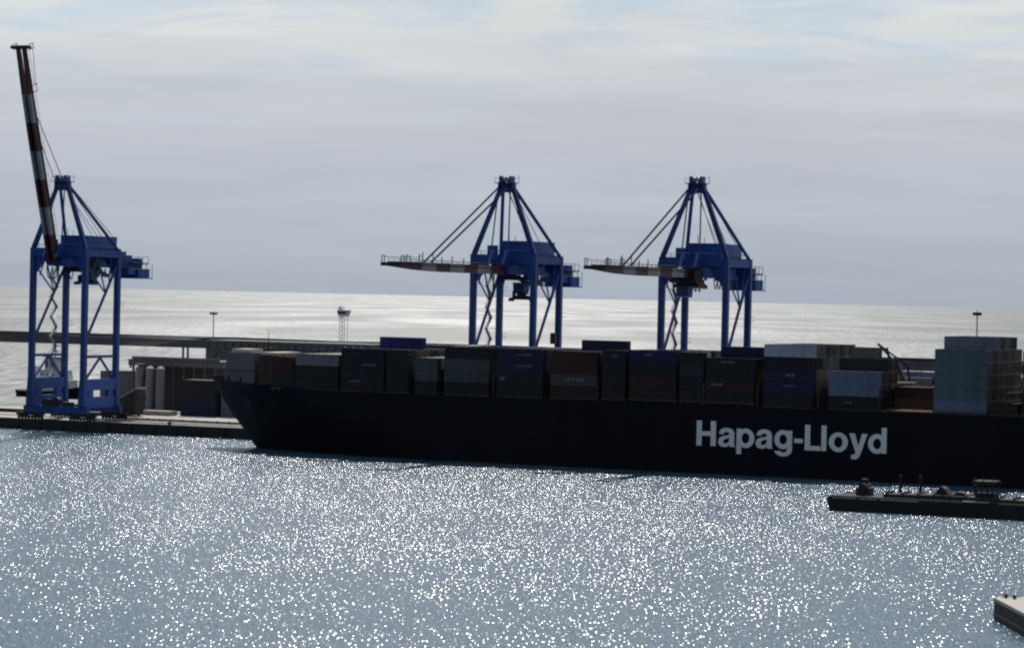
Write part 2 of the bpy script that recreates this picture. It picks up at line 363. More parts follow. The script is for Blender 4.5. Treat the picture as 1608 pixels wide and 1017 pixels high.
# ship bays, from the bow: x of the bow end, size, deck level, tier height, tiers of the rows, colours of the outer row
BZ = 16.75
def rows(front, *spec):
    t = [front] * 13
    for a, b_, n in spec:
        for i in range(a, b_): t[i] = n
    return t
dull = ['charcoal', 'black', 'grey', 'navy', 'maroon', 'brown grey', 'charcoal', 'dark teal', 'grey', 'rust brown']
BAYS = [
 dict(x=-353.3, ft=20, z=BZ, h=2.6, t=rows(3), c=['black', 'maroon', 'dark red'], top=['maroon', 'grey', 'charcoal']),
 dict(x=-346.3, ft=40, z=BZ, h=2.9, t=rows(3), c=['black', 'charcoal', 'light grey'], top=['cream', 'pale grey', 'cream']),
 dict(x=-333.3, ft=40, z=BZ, h=2.6, t=rows(4), c=['black', 'charcoal', 'black', 'black'], top=['grey', 'charcoal', 'brown grey', 'grey']),
 dict(x=-320.4, ft=20, z=BZ, h=2.6, t=rows(4), c=['black', 'black', 'charcoal', 'black'], top=['grey', 'rust brown', 'charcoal']),
 dict(x=-312.3, ft=20, z=BZ, h=2.9, t=rows(3, (9, 13, 4)), c=['charcoal', 'grey', 'grey'], top=['cream', 'pale grey', 'cream']),
 dict(x=-304.2, ft=40, z=BZ, h=2.9, t=rows(4), c=['black', 'green grey', 'grey', 'charcoal'], top=['charcoal', 'black', 'navy', 'charcoal']),
 dict(x=-289.8, ft=40, z=BZ, h=2.9, t=rows(4), c=['black', 'charcoal', 'navy', 'navy'], top=['grey', 'light grey', 'brown grey', 'grey']),
 dict(x=-275.3, ft=40, z=BZ + .2, h=2.8, t=rows(4), c=['maroon', 'green grey', 'dark red', 'dark red'], top=['light grey', 'brown grey', 'grey', 'light grey']),
 dict(x=-261.7, ft=20, z=BZ + .3, h=2.9, t=rows(4), c=['maroon', 'charcoal', 'charcoal', 'charcoal'], top=['charcoal', 'black', 'grey']),
 dict(x=-254.6, ft=40, z=BZ + .5, h=2.9, t=rows(4), c=['maroon', 'maroon', 'black', 'deep blue'], top=['navy', 'charcoal', 'black']),
 dict(x=-241.6, ft=20, z=BZ + .5, h=2.9, t=rows(4, (3, 13, 3)), c=['charcoal', 'black', 'dark teal', 'charcoal'], top=['charcoal', 'cream', 'black', 'cream']),
 dict(x=-234.9, ft=40, z=BZ + .5, h=2.6, t=rows(4, (4, 6, 5)), c=['black', 'maroon', 'black', 'black'], top=['light grey', 'charcoal', 'deep blue', 'deep blue']),
 dict(x=-220.3, ft=40, z=BZ, h=2.9, t=rows(5), c=['charcoal', 'navy', 'navy', 'black', 'white'], top=['grey', 'charcoal', 'grey', 'brown grey']),
 dict(x=-204.2, ft=40, z=BZ, h=2.9, t=rows(3, (3, 6, 4), (6, 13, 2)), c=['black', 'slate blue', 'slate blue'], top=['dark teal', 'dark teal', 'rust brown', 'maroon']),
 dict(x=-191.2, ft=40, z=BZ, h=2.6, t=rows(0, (4, 9, 2)), c=[], top=['maroon', 'dark red', 'rust brown']),
 dict(x=-178.8, ft=40, z=BZ, h=2.9, t=rows(5, (3, 11, 6)), c=['slate blue', 'teal', 'teal', 'teal', 'teal'], top=['slate blue', 'charcoal', 'navy', 'slate blue']),
 dict(x=-165.2, ft=20, z=BZ, h=2.6, t=rows(0, (0, 3, 1)), c=['maroon'], top=['dark red', 'maroon']),
 dict(x=-158.2, ft=40, z=BZ, h=2.9, t=rows(5), c=['charcoal', 'dark red', 'teal', 'dark teal', 'slate blue'], top=['grey', 'teal']),
]
GRP = 'containers stacked on the ship'
cand = []; rest = []
for bi, B in enumerate(BAYS):
    nb = BAYS[bi + 1] if bi + 1 < len(BAYS) else None
    q = random.Random(100 + bi)
    for rr in range(13):
        for t in range(B['t'][rr]):
            front = rr == 0 or B['t'][rr - 1] <= t
            top = t == B['t'][rr] - 1
            zt = B['z'] + B['h'] * (t + 1)
            nz = nb['z'] + nb['h'] * max(nb['t'][:rr + 1]) if nb and max(nb['t'][:rr + 1]) else 10
            end = zt > nz + 0.8
            if rr == 0: col = B['c'][t]
            elif end and bi == 15 and t < 5: col = q.choice(['olive grey', 'brown grey', 'green grey', 'charcoal', 'olive grey', 'rust brown', 'grey'])
            elif top: col = q.choice(B['top'])
            else: col = q.choice(dull)
            if bi == 15 and t == 5: col = 'slate blue' if rr < 5 else q.choice(['slate blue', 'grey', 'light grey', 'navy'])
            if bi == 14: col = q.choice(B['top'])
            if bi == 2 and t == 4: col = 'bright blue'
            if bi == 7 and t == 4: col = 'navy'
            x = B['x']; y = 0.5 + 1.22 + 2.5 * rr
            it = (front * 100 + end * 40 + top * 12 - rr * 0.5 - (200 if bi == 17 and rr > 0 else 0), bi, rr, t, col, x, y, B)
            if front or end or top: cand.append(it)
            else: rest.append(it)
cand.sort(key=lambda c: -c[0])
rest += cand[285:]; cand = cand[:285]
MARKS = {(6, 0, 3): (7.6, 1.5, 4.2, .55, 7), (6, 0, 2): (7.6, 1.6, 4.2, .5, 7), (9, 0, 3): (5.0, 1.9, 2.0, .8, 3), (11, 0, 3): (5.6, 1.6, 3.6, .5, 6),
         (12, 0, 2): (6.6, 1.5, 2.2, .8, 3), (12, 0, 1): (6.6, 1.9, 3.4, .35, 6), (7, 0, 1): (6.4, 1.5, 5.0, .8, 7), (8, 0, 3): (3.4, 1.6, 1.6, .5, 3),
         (11, 0, 1): (3.0, 1.4, 3.0, .6, 4), (2, 0, 2): (8.0, 1.2, 4.0, .5, 6), (2, 0, 0): (4.0, 2.2, 3.4, .5, 6), (6, 0, 1): (1.6, 1.3, 1.4, 1.2, 4),
         (13, 0, 0): (5.0, 1.4, 2.0, .5, 3)}
STACKS = ['bow-most short stack', 'grey-topped stack near the bow', 'black stack under the lone blue container', 'short black stack before the cream-roofed one', 'short cream-roofed grey stack', 'grey stack after the cream-roofed one',
          'navy stack with faded marks', 'dark red stack amidships', 'short stack after the red one', 'blue-topped stack amidships', 'short stack after the blue-topped one', 'black stack before the white-topped one', 'white-topped tall stack', 'low blue-grey stack after the white-topped one',
          'low red stack before the teal one', 'tall teal stack', 'low tier after the teal stack', 'stack at the right edge']
for sc_, bi, rr, t, col, x, y, B in cand:
    n_ = B['t'][rr]
    pos = 'outer row' if rr == 0 else ORD[rr] + ' row in'
    lab = '%s container, %s tier, %s, %s' % (col, 'top' if t == n_ - 1 and n_ > 1 else TIER[t], pos, STACKS[bi])
    o = put_container(B['ft'], B['h'] - 0.03, col, x, y, B['z'] + B['h'] * t, lab, GRP)
    k = (bi, rr, t)
    if k in MARKS: marking(o, *MARKS[k], seed=bi * 7 + t)
for rr, col in ((4, 'brown grey'), (5, 'grey'), (6, 'grey')):
    put_container(20, 2.6, col, -202.0, 0.5 + 1.22 + 2.5 * rr, BZ + 2.9 * (4 if rr < 6 else 2), '%s half-length container, topmost on the %s row in, low blue-grey stack' % (col, ORD[rr]), GRP) if rr < 6 else None
put_container(40, 2.9, 'bright blue', -331.4, 0.5 + 1.22 + 2.5 * 7, BZ + 10.4, 'lone bright blue container on top of the black stack near the bow', GRP)
put_container(40, 2.6, 'navy', -273.6, 0.5 + 1.22 + 2.5 * 6, BZ + .2 + 11.2, 'lone dark navy container on top of the dark red stack amidships', GRP)
b = MB(); keys = list(CC)
for sc_, bi, rr, t, col, x, y, B in rest:
    z = B['z'] + B['h'] * t
    b.box((x + .02, y - 1.2, z), (x + (12.17 if B['ft'] == 40 else 6.04), y + 1.2, z + B['h'] - 0.05), keys.index(col))
tag(b.build('stacked_containers', [CM[k] for k in keys]), 'containers packed out of sight inside the stacks on the ship', 'containers', kind='stuff')

# ---------------------------------------------------------------- container ship
ship = empty('container_ship', (-230, 16.75, 0))
tag(ship, 'huge black container ship with pale lettering on its side, loaded with stacks of containers', 'container ship')
SO = (230, -16.75, 0)
LV = [-4, -1, 0.6, 3, 6, 9, 12, 14.5, 16.2, 18.4]
HBm = 16.7
def stem_x(z):
    p = [(-4, -364), (0, -366.6), (6.7, -372.2), (10, -375.5), (14, -378.0), (18.6, -380.7)]
    for (z0, x0), (z1, x1) in zip(p, p[1:]):
        if z <= z1: return x0 + (x1 - x0) * (z - z0) / (z1 - z0)
    return p[-1][1]
def halfb(x, z):
    d = x - stem_x(z); Lz = 62 - 30 * max(0, min(1, z / 18.4))
    t = max(0, min(1, d / Lz)); hb = HBm * math.sin(math.pi / 2 * t) ** (0.92 - 0.22 * max(0, z) / 18.4)
    if x > -110:
        k = (x + 110) / 42
        hb *= 1 - (0.5 * max(0, 1 - z / 11)) * k * k
    return hb
ts = [0, .004, .012, .025, .04, .06, .08, .10, .125, .15, .18, .21, .24, .28, .34, .42, .5, .6, .7, .8, .86, .9, .94, 1.0]
b = MB(); b.o = SO; vs = []; fs = []; mi = []
XE = -68
for side in (-1, 1):
    k0 = len(vs)
    for t in ts:
        for z in LV:
            x0 = stem_x(z); x = x0 + t * (XE - x0)
            zz = z if z < 16.3 else 16.3 + 2.1 * max(0, 1 - t / .14) ** 1.2 + 0.02
            vs.append((x, 16.75 + side * halfb(x, z), zz))
    n = len(LV)
    for i in range(len(ts) - 1):
        for j in range(n - 1):
            q = (k0 + i * n + j, k0 + (i + 1) * n + j, k0 + (i + 1) * n + j + 1, k0 + i * n + j + 1)
            fs.append(q)
n = len(LV); m0 = len(ts) * n
for j in range(n - 1):   # transom
    a = (len(ts) - 1) * n + j
    fs.append((a, a + 1, m0 + a + 1, m0 + a))
b.add(vs, fs)
hull = b.build('hull', M['hull'], ship)
for p in hull.data.polygons: p.use_smooth = False
# deck follows the sheer; sits a little below the bulwark
b = MB(); b.o = SO; vs = []
for t in ts:
    x0 = stem_x(16.2); x = x0 + t * (XE - x0)
    zz = 15.6 + (2.0 * max(0, 1 - t / .14) ** 1.2)
    h_ = max(0.02, halfb(x, 16.2) - 0.15)
    vs += [(x, 16.75 - h_, zz), (x, 16.75 + h_, zz)]
b.add(vs, [(2 * i, 2 * i + 2, 2 * i + 3, 2 * i + 1) for i in range(len(ts) - 1)])
b.build('deck', M['deck'], ship)
# hatch covers under each bay
b = MB(); b.o = SO
for B in BAYS:
    L_ = 12.4 if B['ft'] == 40 else 6.2
    b.box((B['x'] - .1, 2.2, 15.65), (B['x'] + L_, 31.3, B['z'] - .04))
    b.box((B['x'] - .1, 0.45, B['z'] - .5), (B['x'] + L_, 2.2, B['z'] - .06))
    for k in range(4):
        xx = B['x'] + .3 + k * (L_ - .8) / 3; b.box((xx, 0.55, 15.6), (xx + .3, .85, B['z'] - .5)); b.box((xx, 32.6, 15.6), (xx + .3, 32.9, B['z'] - .5))
    b.box((B['x'] - .1, 31.3, B['z'] - .5), (B['x'] + L_, 33.05, B['z'] - .06))
b.build('hatch_cover', M['deck'], ship)
# lashing bridges in the wide gaps
for x in (-290.9, -263.9 + 0.9, -236.0 + .5, -222.0, -206.9, -192.3 + .4, -179.5 + .35, -161.8, -348.2 + 1.2):
    b = MB(); b.o = SO
    for k in range(14):
        y = 0.6 + k * 2.46; b.box((x, y - .12, 15.6), (x + .35, y + .12, 21.5))
    for z in (18.0, 19.6, 21.4): b.box((x + .03, 0.5, z), (x + .32, 32.8, z + .18))
    b.build('lashing_bridge', M['lash'], ship)
# forecastle house (wave breaker), foremast, bollards
b = MB(); b.o = SO
b.prism([(-374.0, 17.0), (-372.9, 24.9), (-364.6, 25.1), (-364.6, 17.0)], 'y', 11.5, 24.0)
b.box((-373.2, 11.3, 20.4), (-364.8, 11.5, 20.6))
b.build('forecastle_house', M['fc_grey'], ship)
b = MB(); b.o = SO; b.box((-371.8, 11.8, 25.12), (-367.0, 20, 25.9)); b.build('cream_roof', M['cream'], ship)
b = MB(); b.o = SO
b.tube((-363.6, 16.75, 16), (-363.6, 16.75, 27.5), .42, 10, .3); b.tube((-363.6, 16.75, 27.5), (-363.6, 16.75, 31.0), .12, 6, .05)
b.box((-364.6, 15.2, 26.2), (-362.6, 18.3, 26.4)); b.beam((-363.6, 14.6, 28.4), (-363.6, 18.9, 28.4), .12)
b.beam((-365.2, 16.75, 17.5), (-363.7, 16.75, 25.5), .18); b.beam((-362.0, 16.75, 17.5), (-363.5, 16.75, 25.5), .18)
b.build('foremast', M['dark_steel'], ship)
b = MB(); b.o = SO
b.box((-362.4, 9.5, 17), (-357.0, 24, 24.6)); b.box((-361.2, 9.3, 19.8), (-360.2, 9.5, 24.0))
b.build('mast_house', M['mast_red'], ship)
b = MB(); b.o = SO; b.box((-362.0, 9.8, 24.62), (-357.4, 23.6, 25.3)); b.build('cream_roof', M['cream'], ship)
for x, y in ((-376, 12.6), (-376, 20.9), (-371, 9.0), (-371, 24.5), (-366, 6.6), (-366, 26.9)):
    b = MB(); b.o = SO; b.tube((x, y, 17.2), (x, y, 18.9), .32, 8); b.build('bollard', M['dark_steel'], ship)
# bulwark rail along the main deck edge
b = MB(); b.o = SO
for i in range(84):
    x = -340 + i * 3.2
    b.box((x, .12, 16.3), (x + .07, .19, 17.3))
b.box((-340, .11, 17.3), (-74, .2, 17.36)); b.box((-340, .12, 16.8), (-74, .18, 16.85))
b.build('deck_railing', M['dark_steel'], ship)
# anchor in a round pocket on the bow
def port_y(x, z): return 16.75 - halfb(x, z)
b = MB(); b.o = SO; ax, az = -362.5, 12.2; ay = port_y(ax, az)
b.tube((ax, ay + .3, az), (ax, ay - .35, az), 1.3, 14); b.box((ax - .25, ay - .75, az - 2.4), (ax + .25, ay - .3, az + .4))
b.beam((ax - 1.3, ay - .6, az - 1.6), (ax, ay - .6, az - 2.5), .5); b.beam((ax + 1.3, ay - .6, az - 1.6), (ax, ay - .6, az - 2.5), .5)
b.build('anchor', M['dark_steel'], ship)
b = MB(); b.o = SO; b.tube((ax + .2, ay + 1.2, az), (ax + .2, ay - .1, az), 2.5, 20); b.build('anchor_recess', M['worn_grey'], ship)
# wheelhouse block far aft (beyond the right edge of the photograph)
b = MB(); b.o = SO; b.box((-128, 1.5, 15.6), (-116, 32, 44)); b.box((-129, -0.5, 44), (-117, 34, 47)); b.build('accommodation_block', M['letter'], ship)
b = MB(); b.o = SO
for z in range(19, 44, 3): b.box((-126, 1.42, z), (-118, 1.5, z + 1.1))
b.box((-129.06, 0.3, 45), (-129, 33, 46.4)); b.build('wheelhouse_window', M['glass'], ship)

def arc(cx, cy, rx, ry, a0, a1, n=18):
    return [(cx + rx * math.cos(R(a0 + (a1 - a0) * i / n)), cy + ry * math.sin(R(a0 + (a1 - a0) * i / n))) for i in range(n + 1)]
def box2(x0, y0, x1, y1): return [(x0, y0), (x1, y0), (x1, y1), (x0, y1)]
GLYPH = {   # heavy grotesque letters on a cap height of 1: width, outlines (holes wind inside)
 'H': (.80, [[(0, 0), (.215, 0), (.215, .40), (.585, .40), (.585, 0), (.80, 0), (.80, 1), (.585, 1), (.585, .58), (.215, .58), (.215, 1), (0, 1)]]),
 'L': (.63, [[(0, 0), (.63, 0), (.63, .18), (.215, .18), (.215, 1), (0, 1)]]),
 'l': (.20, [box2(0, 0, .20, 1)]),
 '-': (.34, [box2(0, .27, .34, .44)]),
 'o': (.76, [arc(.38, .37, .38, .385, 0, 350, 35), arc(.38, .37, .17, .215, 0, 345, 23)]),
 'p': (.73, [[(0, -.27), (.20, -.27)] + arc(.375, .37, .355, .385, -119.5, 119.5, 26) + [(.20, .74), (0, .74)], arc(.37, .37, .158, .21, 0, 345, 23)]),
 'd': (.73, [[(.73, 1), (.53, 1)] + arc(.355, .37, .355, .385, 60.5, 299.5, 26) + [(.53, 0), (.73, 0)], arc(.36, .37, .158, .21, 0, 345, 23)]),
 'g': (.72, [[(.52, .74), (.72, .74), (.72, -.02)] + arc(.36, -.02, .36, .265, 0, -168, 20) + [(.205, -.075)] + arc(.365, -.02, .155, .11, -160, 0, 12) + [(.52, .075)] + arc(.35, .38, .35, .375, -61, -299, 26), arc(.355, .385, .156, .2, 0, 345, 23)]),
 'a': (.70, [[(.70, 0), (.48, 0), (.465, .075), (.39, .015), (.30, -.012), (.20, -.015), (.10, .015), (.03, .08), (0, .18), (.015, .28), (.07, .36), (.16, .41), (.30, .44), (.42, .465), (.455, .50), (.445, .555), (.40, .585), (.335, .59), (.27, .575), (.235, .54), (.22, .50), (.03, .50), (.045, .58), (.09, .66), (.17, .72), (.28, .75), (.40, .75), (.53, .72), (.62, .65), (.66, .55), (.66, .14), (.67, .06)],
             [(.455, .37), (.38, .335), (.29, .31), (.225, .27), (.205, .20), (.23, .145), (.29, .12), (.36, .135), (.42, .18), (.45, .25)]]),
 'y': (.73, [[(0, .74), (.225, .74), (.37, .25), (.51, .74), (.73, .74), (.46, -.06), (.41, -.17), (.35, -.235), (.27, -.265), (.17, -.27), (.09, -.262), (.09, -.10), (.16, -.105), (.22, -.085), (.25, -.04), (.265, .005)]]),
}
def word_mesh(word, gaps, width, cap):
    cu = bpy.data.curves.new('lettering', 'CURVE'); cu.dimensions = '2D'; cu.fill_mode = 'FRONT'
    x = 0
    for chr_, gp in zip(word, gaps):
        wd, outs = GLYPH[chr_]
        for o_ in outs:
            sp = cu.splines.new('POLY'); sp.points.add(len(o_) - 1); sp.use_cyclic_u = True
            for p_, (px, py) in zip(sp.points, o_): p_.co = (x + px, py, 0, 1)
        x += wd + gp
    x -= gaps[-1]
    o = bpy.data.objects.new('lettering', cu); COL.objects.link(o)
    dg = bpy.context.evaluated_depsgraph_get(); dg.update()
    me = bpy.data.meshes.new_from_object(o.evaluated_get(dg)); bpy.data.objects.remove(o)
    for v in me.vertices: v.co = (v.co.x / x * width, 0, v.co.y * cap)
    return me
me = word_mesh('Hapag-Lloyd', (.10, .055, .055, .06, .085, .085, .035, .10, .045, .02, 0), 47.0, 5.95)
for v in me.vertices: v.co = (-236.7 + v.co.x + SO[0], 0.015 + SO[1], 6.65 + v.co.z)
me.materials.append(M['letter'])
lt = link('hull_lettering', me, ship); lt['label'] = 'large pale lettering reading Hapag-Lloyd on the hull'

# ---------------------------------------------------------------- ship-to-shore cranes
def crane(xc, label, raised, trolley_y, spreader_z, festoon, cage=False):
    root = empty('gantry_crane', (xc, 60.5, QZ))
    tag(root, label, 'crane', 'blue gantry cranes on the quay')
    O = (0, 0, -QZ)
    def mb():
        b = MB(); b.o = O; return b
    X = 8.85; WS, LS = -8.5, 8.5; bl = M['blue']
    # bogies with wheels, one under each corner
    for sx in (-1, 1):
        for y in (WS, LS):
            b = mb(); b.box((sx * X - 4.6, y - .55, 4.0), (sx * X + 4.6, y + .55, 4.9))
            for k in (-1, 1): b.prism([(sx * X + k * 2.4 - 1.9, 3.3), (sx * X + k * 2.4 + 1.9, 3.3), (sx * X + k * 2.4 + 1.1, 4.2), (sx * X + k * 2.4 - 1.1, 4.2)], 'y', y - .5, y + .5)
            bo = b.build('bogie', M['dark_steel'], root)
            for k in range(8):
                cx = sx * X - 3.95 + k * 1.13; b = mb(); b.tube((cx, y - .25, 3.42), (cx, y + .25, 3.42), .42, 12); b.build('wheel', M['dark_steel'], bo)
    # sill beams along the rail, above the bogies
    for y in (WS, LS):
        b = mb(); b.box((-X - 2.0, y - .75, 4.9), (X + 2.0, y + .75, 6.9)); b.build('sill_beam', bl, root)
    # legs
    for sx in (-1, 1):
        for y in (WS, LS):
            b = mb(); b.beam((sx * X, y, 6.9), (sx * X, y, 52.3), 1.5, 1.5)
            b.beam((sx * X, y, 6.9), (sx * X, y, 15.0), 2.3, 2.0, w2=1.55, h2=1.55)
            b.build('leg', bl, root)
    # side frames (across the quay): lower tie, heavy portal beam, K bracing, long diagonal
    for sx in (-1, 1):
        x = sx * X
        b = mb(); b.box((x - .7, WS + .8, 6.6), (x + .7, LS - .8, 9.7)); b.box((x - .72, WS + .8, 11.6), (x + .72, LS - .8, 14.8))
        for yy in (-5.2, 5.2): b.box((x - .6, yy - 1.3, 9.7), (x + .6, yy + 1.3, 11.6))
        b.build('portal_beam', M['blue2'], root)
        b = mb(); b.box((x - .35, WS + .75, 20.9), (x + .35, LS - .75, 21.7))
        b.beam((x, 0, 21.0), (x, WS + 1.3, 14.8), .55); b.beam((x, 0, 21.0), (x, LS - 1.3, 14.8), .55)
        b.build('bracing', bl, root)
        b = mb(); b.tube((x, WS + .6, 25.5), (x, LS - .6, 47.5), .42, 8)
        b.tube((x, WS + .7, 47.4), (x, 1.6, 40.0), .24, 6); b.tube((x, -2.5, 49.6), (x, 1.9, 40.4), .24, 6); b.tube((x, LS - 3.5, 49.6), (x, 3.9, 43.0), .2, 6)
        b.tube((x, -2.5, 49.6), (x, -5.2, 44.4), .2, 6)
        b.build('diagonal_brace', bl, root)
        b = mb(); b.box((x - .6, WS + .75, 50.0), (x + .6, LS - .75, 52.0)); b.build('upper_side_beam', bl, root)
    # cross beams with knee plates
    for y in (WS, LS):
        b = mb(); b.box((-X + .75, y - .9, 49.9), (X - .75, y + .9, 52.3)); b.build('cross_beam', bl, root)
        for s in (-1, 1):
            b = mb(); b.prism([(s * (X - .75), 44.8), (s * (X - .75), 49.9), (s * 4.6, 49.9), (s * 4.6, 48.8)], 'y', y - .35, y + .35); b.build('knee_plate', bl, root)
    # main girder and counterweight tail
    YB = 32.0
    b = mb()
    for s in (-1, 1): b.box((s * 2.0 - .55, -11.0, 47.1), (s * 2.0 + .55, YB, 49.6))
    for k in range(11): b.box((-1.45, -10.5 + k * 4.1, 48.6), (1.45, -10.1 + k * 4.1, 49.3))
    for s in (-1, 1):
        for y in (WS, LS): b.box((s * 2.0 - .5, y - .7, 49.6), (s * 2.0 + .5, y + .7, 49.9))
    b.build('main_girder', bl, root)
    b = mb(); b.box((-4.4, 24.0, 48.6), (4.4, 32.6, 48.85))
    b.box((-4.0, 27.5, 44.4), (4.0, 33.8, 47.05)); b.box((-3.2, 23.5, 45.4), (3.2, 27.5, 47.05)); b.box((-4.3, 27.0, 44.1), (4.3, 35.2, 44.38))
    b.build('tail_platform', M['blue2'], root)
    b = mb()
    for s in (-1, 1):
        for k in range(7): b.tube((s * 4.25, 14 + k * 3.1, 48.4), (s * 4.25, 14 + k * 3.1, 50.6), .08, 5)
        b.tube((s * 4.25, 14, 50.6), (s * 4.25, 32.6, 50.6), .07, 5); b.box((s * 2.6, 13.6, 48.3), (s * 4.3, 32.4, 48.45))
        for k in range(3): b.tube((s * 4.2, 28.5 + k * 3.2, 44.2), (s * 4.2, 28.5 + k * 3.2, 48.6), .09, 5)
    b.build('walkway_railing', M['dark_steel'], root)
    # winch housings standing on the tail, stepping down along the line of the backstay
    for x0_, y0_, x1_, y1_, z1_ in ((-3.2, 15.4, 3.0, 19.0, 52.8), (-2.6, 19.6, 2.4, 23.2, 52.0), (-3.0, 24.0, 1.6, 27.4, 51.0), (-1.4, 28.4, 2.8, 31.4, 50.2)):
        b = mb(); b.box((x0_, y0_, 49.6), (x1_, y1_, z1_ - .15)); b.box((x0_ - .15, y0_ - .15, z1_ - .15), (x1_ + .15, y1_ + .15, z1_)); b.build('winch_housing', M['blue2'], root)
    for sx in (-1, 1):   # sloping side plates from the landward legs down to the tail
        b = mb(); b.prism([(LS + .9, 49.7), (LS + .9, 52.6), (22.5, 50.3), (24.0, 49.7)], 'x', sx * 3.6 - .15, sx * 3.6 + .15); b.build('side_plate', bl, root)
    b = mb()             # handrails on the cross beams and upper side beams, ladders on the mast leg
    for y in (WS, LS):
        for k in range(9): b.tube((-8.4 + k * 2.1, y - .8, 52.3), (-8.4 + k * 2.1, y - .8, 53.4), .05, 4)
        b.tube((-8.4, y - .8, 53.4), (8.4, y - .8, 53.4), .05, 4)
    for sx in (-1, 1):
        for k in range(8): b.tube((sx * (X + .5), WS + 1 + k * 2.1, 52.0), (sx * (X + .5), WS + 1 + k * 2.1, 53.1), .05, 4)
        b.tube((sx * (X + .5), WS + 1, 53.1), (sx * (X + .5), LS - 1, 53.1), .05, 4)
    b.build('handrail', M['dark_steel'], root)
    b = mb()
    for d in (-.3, .3): b.beam((X + .2 + d, WS - .7, 52.4), (2.2 + d, WS + .1, 70.8), .09)
    for k in range(30):
        t = k / 29; xx = X + .2 + (2.0 - X) * t; b.beam((xx - .3, WS - .7 + .8 * t, 52.4 + 18.4 * t), (xx + .3, WS - .7 + .8 * t, 52.4 + 18.4 * t), .06)
    b.build('ladder', M['dark_steel'], root)
    for sx, z in ((-1, 30.0), (1, 36.0), (-1, 42.5)):
        b = mb(); b.box((sx * X - 1.5, LS + .76, z), (sx * X + 1.5, LS + 1.7, z + .12)); b.box((sx * X - 1.5, LS + 1.62, z + 1.0), (sx * X + 1.5, LS + 1.7, z + 1.1))
        b.build('landing', M['dark_steel'], root)
    for k in range(5):   # floodlights under the girder and on the side beams
        b = mb(); b.box((3.0, -9 + k * 7.5, 46.4), (3.6, -8.4 + k * 7.5, 47.08)); b.build('floodlight', M['dark_steel'], root)
    # machine house on the girder
    b = mb(); b.box((-4.6, -1.2, 52.35), (4.6, 14.5, 55.9)); b.prism([(-4.75, 55.9), (4.75, 55.9), (4.6, 56.15), (-4.6, 56.15)], 'y', -1.35, 14.65)
    for k in range(9): b.box((-4.66, -0.6 + k * 1.75, 52.5), (-4.6, -0.35 + k * 1.75, 55.8))
    for y in (1.0, 12.0): b.box((-4.2, y - .4, 49.6), (4.2, y + .4, 52.35))
    mh = b.build('machine_house', M['blue2'], root)
    b = mb(); b.box((-5.6, -2.6, 52.1), (-4.6, 15.4, 52.25)); b.box((4.6, -2.6, 52.1), (5.6, 15.4, 52.25))
    for k in range(8): b.tube((-5.5, -2.4 + k * 2.5, 52.2), (-5.5, -2.4 + k * 2.5, 53.3), .05, 4)
    b.tube((-5.5, -2.4, 53.3), (-5.5, 15.2, 53.3), .05, 4)
    b.tube((-1.5, -2.2, 52.3), (-1.5, -2.2, 58.2), .1, 5); b.tube((.3, -2.2, 52.3), (.3, -2.2, 57.6), .08, 5)
    b.build('roof_walkway', M['dark_steel'], mh)
    b = mb(); b.box((-6.6, -5.0, 52.3), (-4.4, -2.8, 54.8)); b.build('electrical_cabin', M['blue2'], root)
    # A frame
    for s in (-1, 1):
        b = mb(); b.beam((s * X, WS, 52.2), (s * 1.35, WS + .9, 71.2), 1.25, 1.25, w2=.95, h2=.95); b.build('mast_leg', bl, root)
    b = mb(); b.box((-2.2, WS - .2, 68.9), (2.2, WS + 2.0, 71.3)); b.box((-1.7, WS - .6, 71.5), (-1.2, WS + 2.3, 73.2)); b.box((1.2, WS - .6, 71.5), (1.7, WS + 2.3, 73.2)); b.box((-1.2, WS + 1.6, 72.5), (1.2, WS + 2.2, 73.1))
    b.box((-2.7, WS - 1.2, 71.3), (2.7, WS + 2.8, 71.5))
    ap = b.build('apex_head', bl, root)
    b = mb()
    for s in (-.6, .6): b.tube((s - .3, WS + .8, 72.3), (s + .3, WS + .8, 72.3), .8, 14)
    for s in (-1, 1):
        b.tube((s * 2.6, WS - 1.1, 71.5), (s * 2.6, WS - 1.1, 72.7), .06, 4); b.tube((s * 2.6, WS + 2.7, 71.5), (s * 2.6, WS + 2.7, 73.6), .08, 4); b.tube((s * 2.6, WS - 1.1, 72.7), (s * 2.6, WS + 2.7, 72.7), .06, 4)
    b.build('sheaves', M['grey_steel'], ap)
    for s in (-1, 1):   # backstays to the landward leg tops
        b = mb(); b.tube((s * 1.4, WS + 1.6, 70.6), (s * X, LS, 52.2), .48, 8); b.build('backstay', bl, root)
        b = mb(); b.tube((s * 1.2, WS + 2.0, 71.0), (s * 2.7, 15.5, 56.1), .09, 5); b.tube((s * .7, WS + 2.0, 71.0), (s * 1.6, 11.0, 56.1), .09, 5); b.build('hoist_rope', M['rope'], root)
    b = mb(); b.tube((-1.7, WS - .6, 70.4), (-2.6, WS - 3.2, 50.4), .2, 6); b.tube((1.7, WS - .6, 70.4), (2.6, WS - 3.2, 50.4), .2, 6); b.build('boom_latch_stay', bl, root)
    # boom
    TH = R(72.5) if raised else 0.0; hy, hz, BL = -11.3, 48.3, 62.5
    c, s_ = math.cos(TH), math.sin(TH)
    def BP(x, t, h): return (x, hy - (t * c - h * s_), hz + t * s_ + h * c)
    b = mb(); edges = [0, 8.2, 16.4, 24.6, 32.8, 41.0, 49.2, BL]
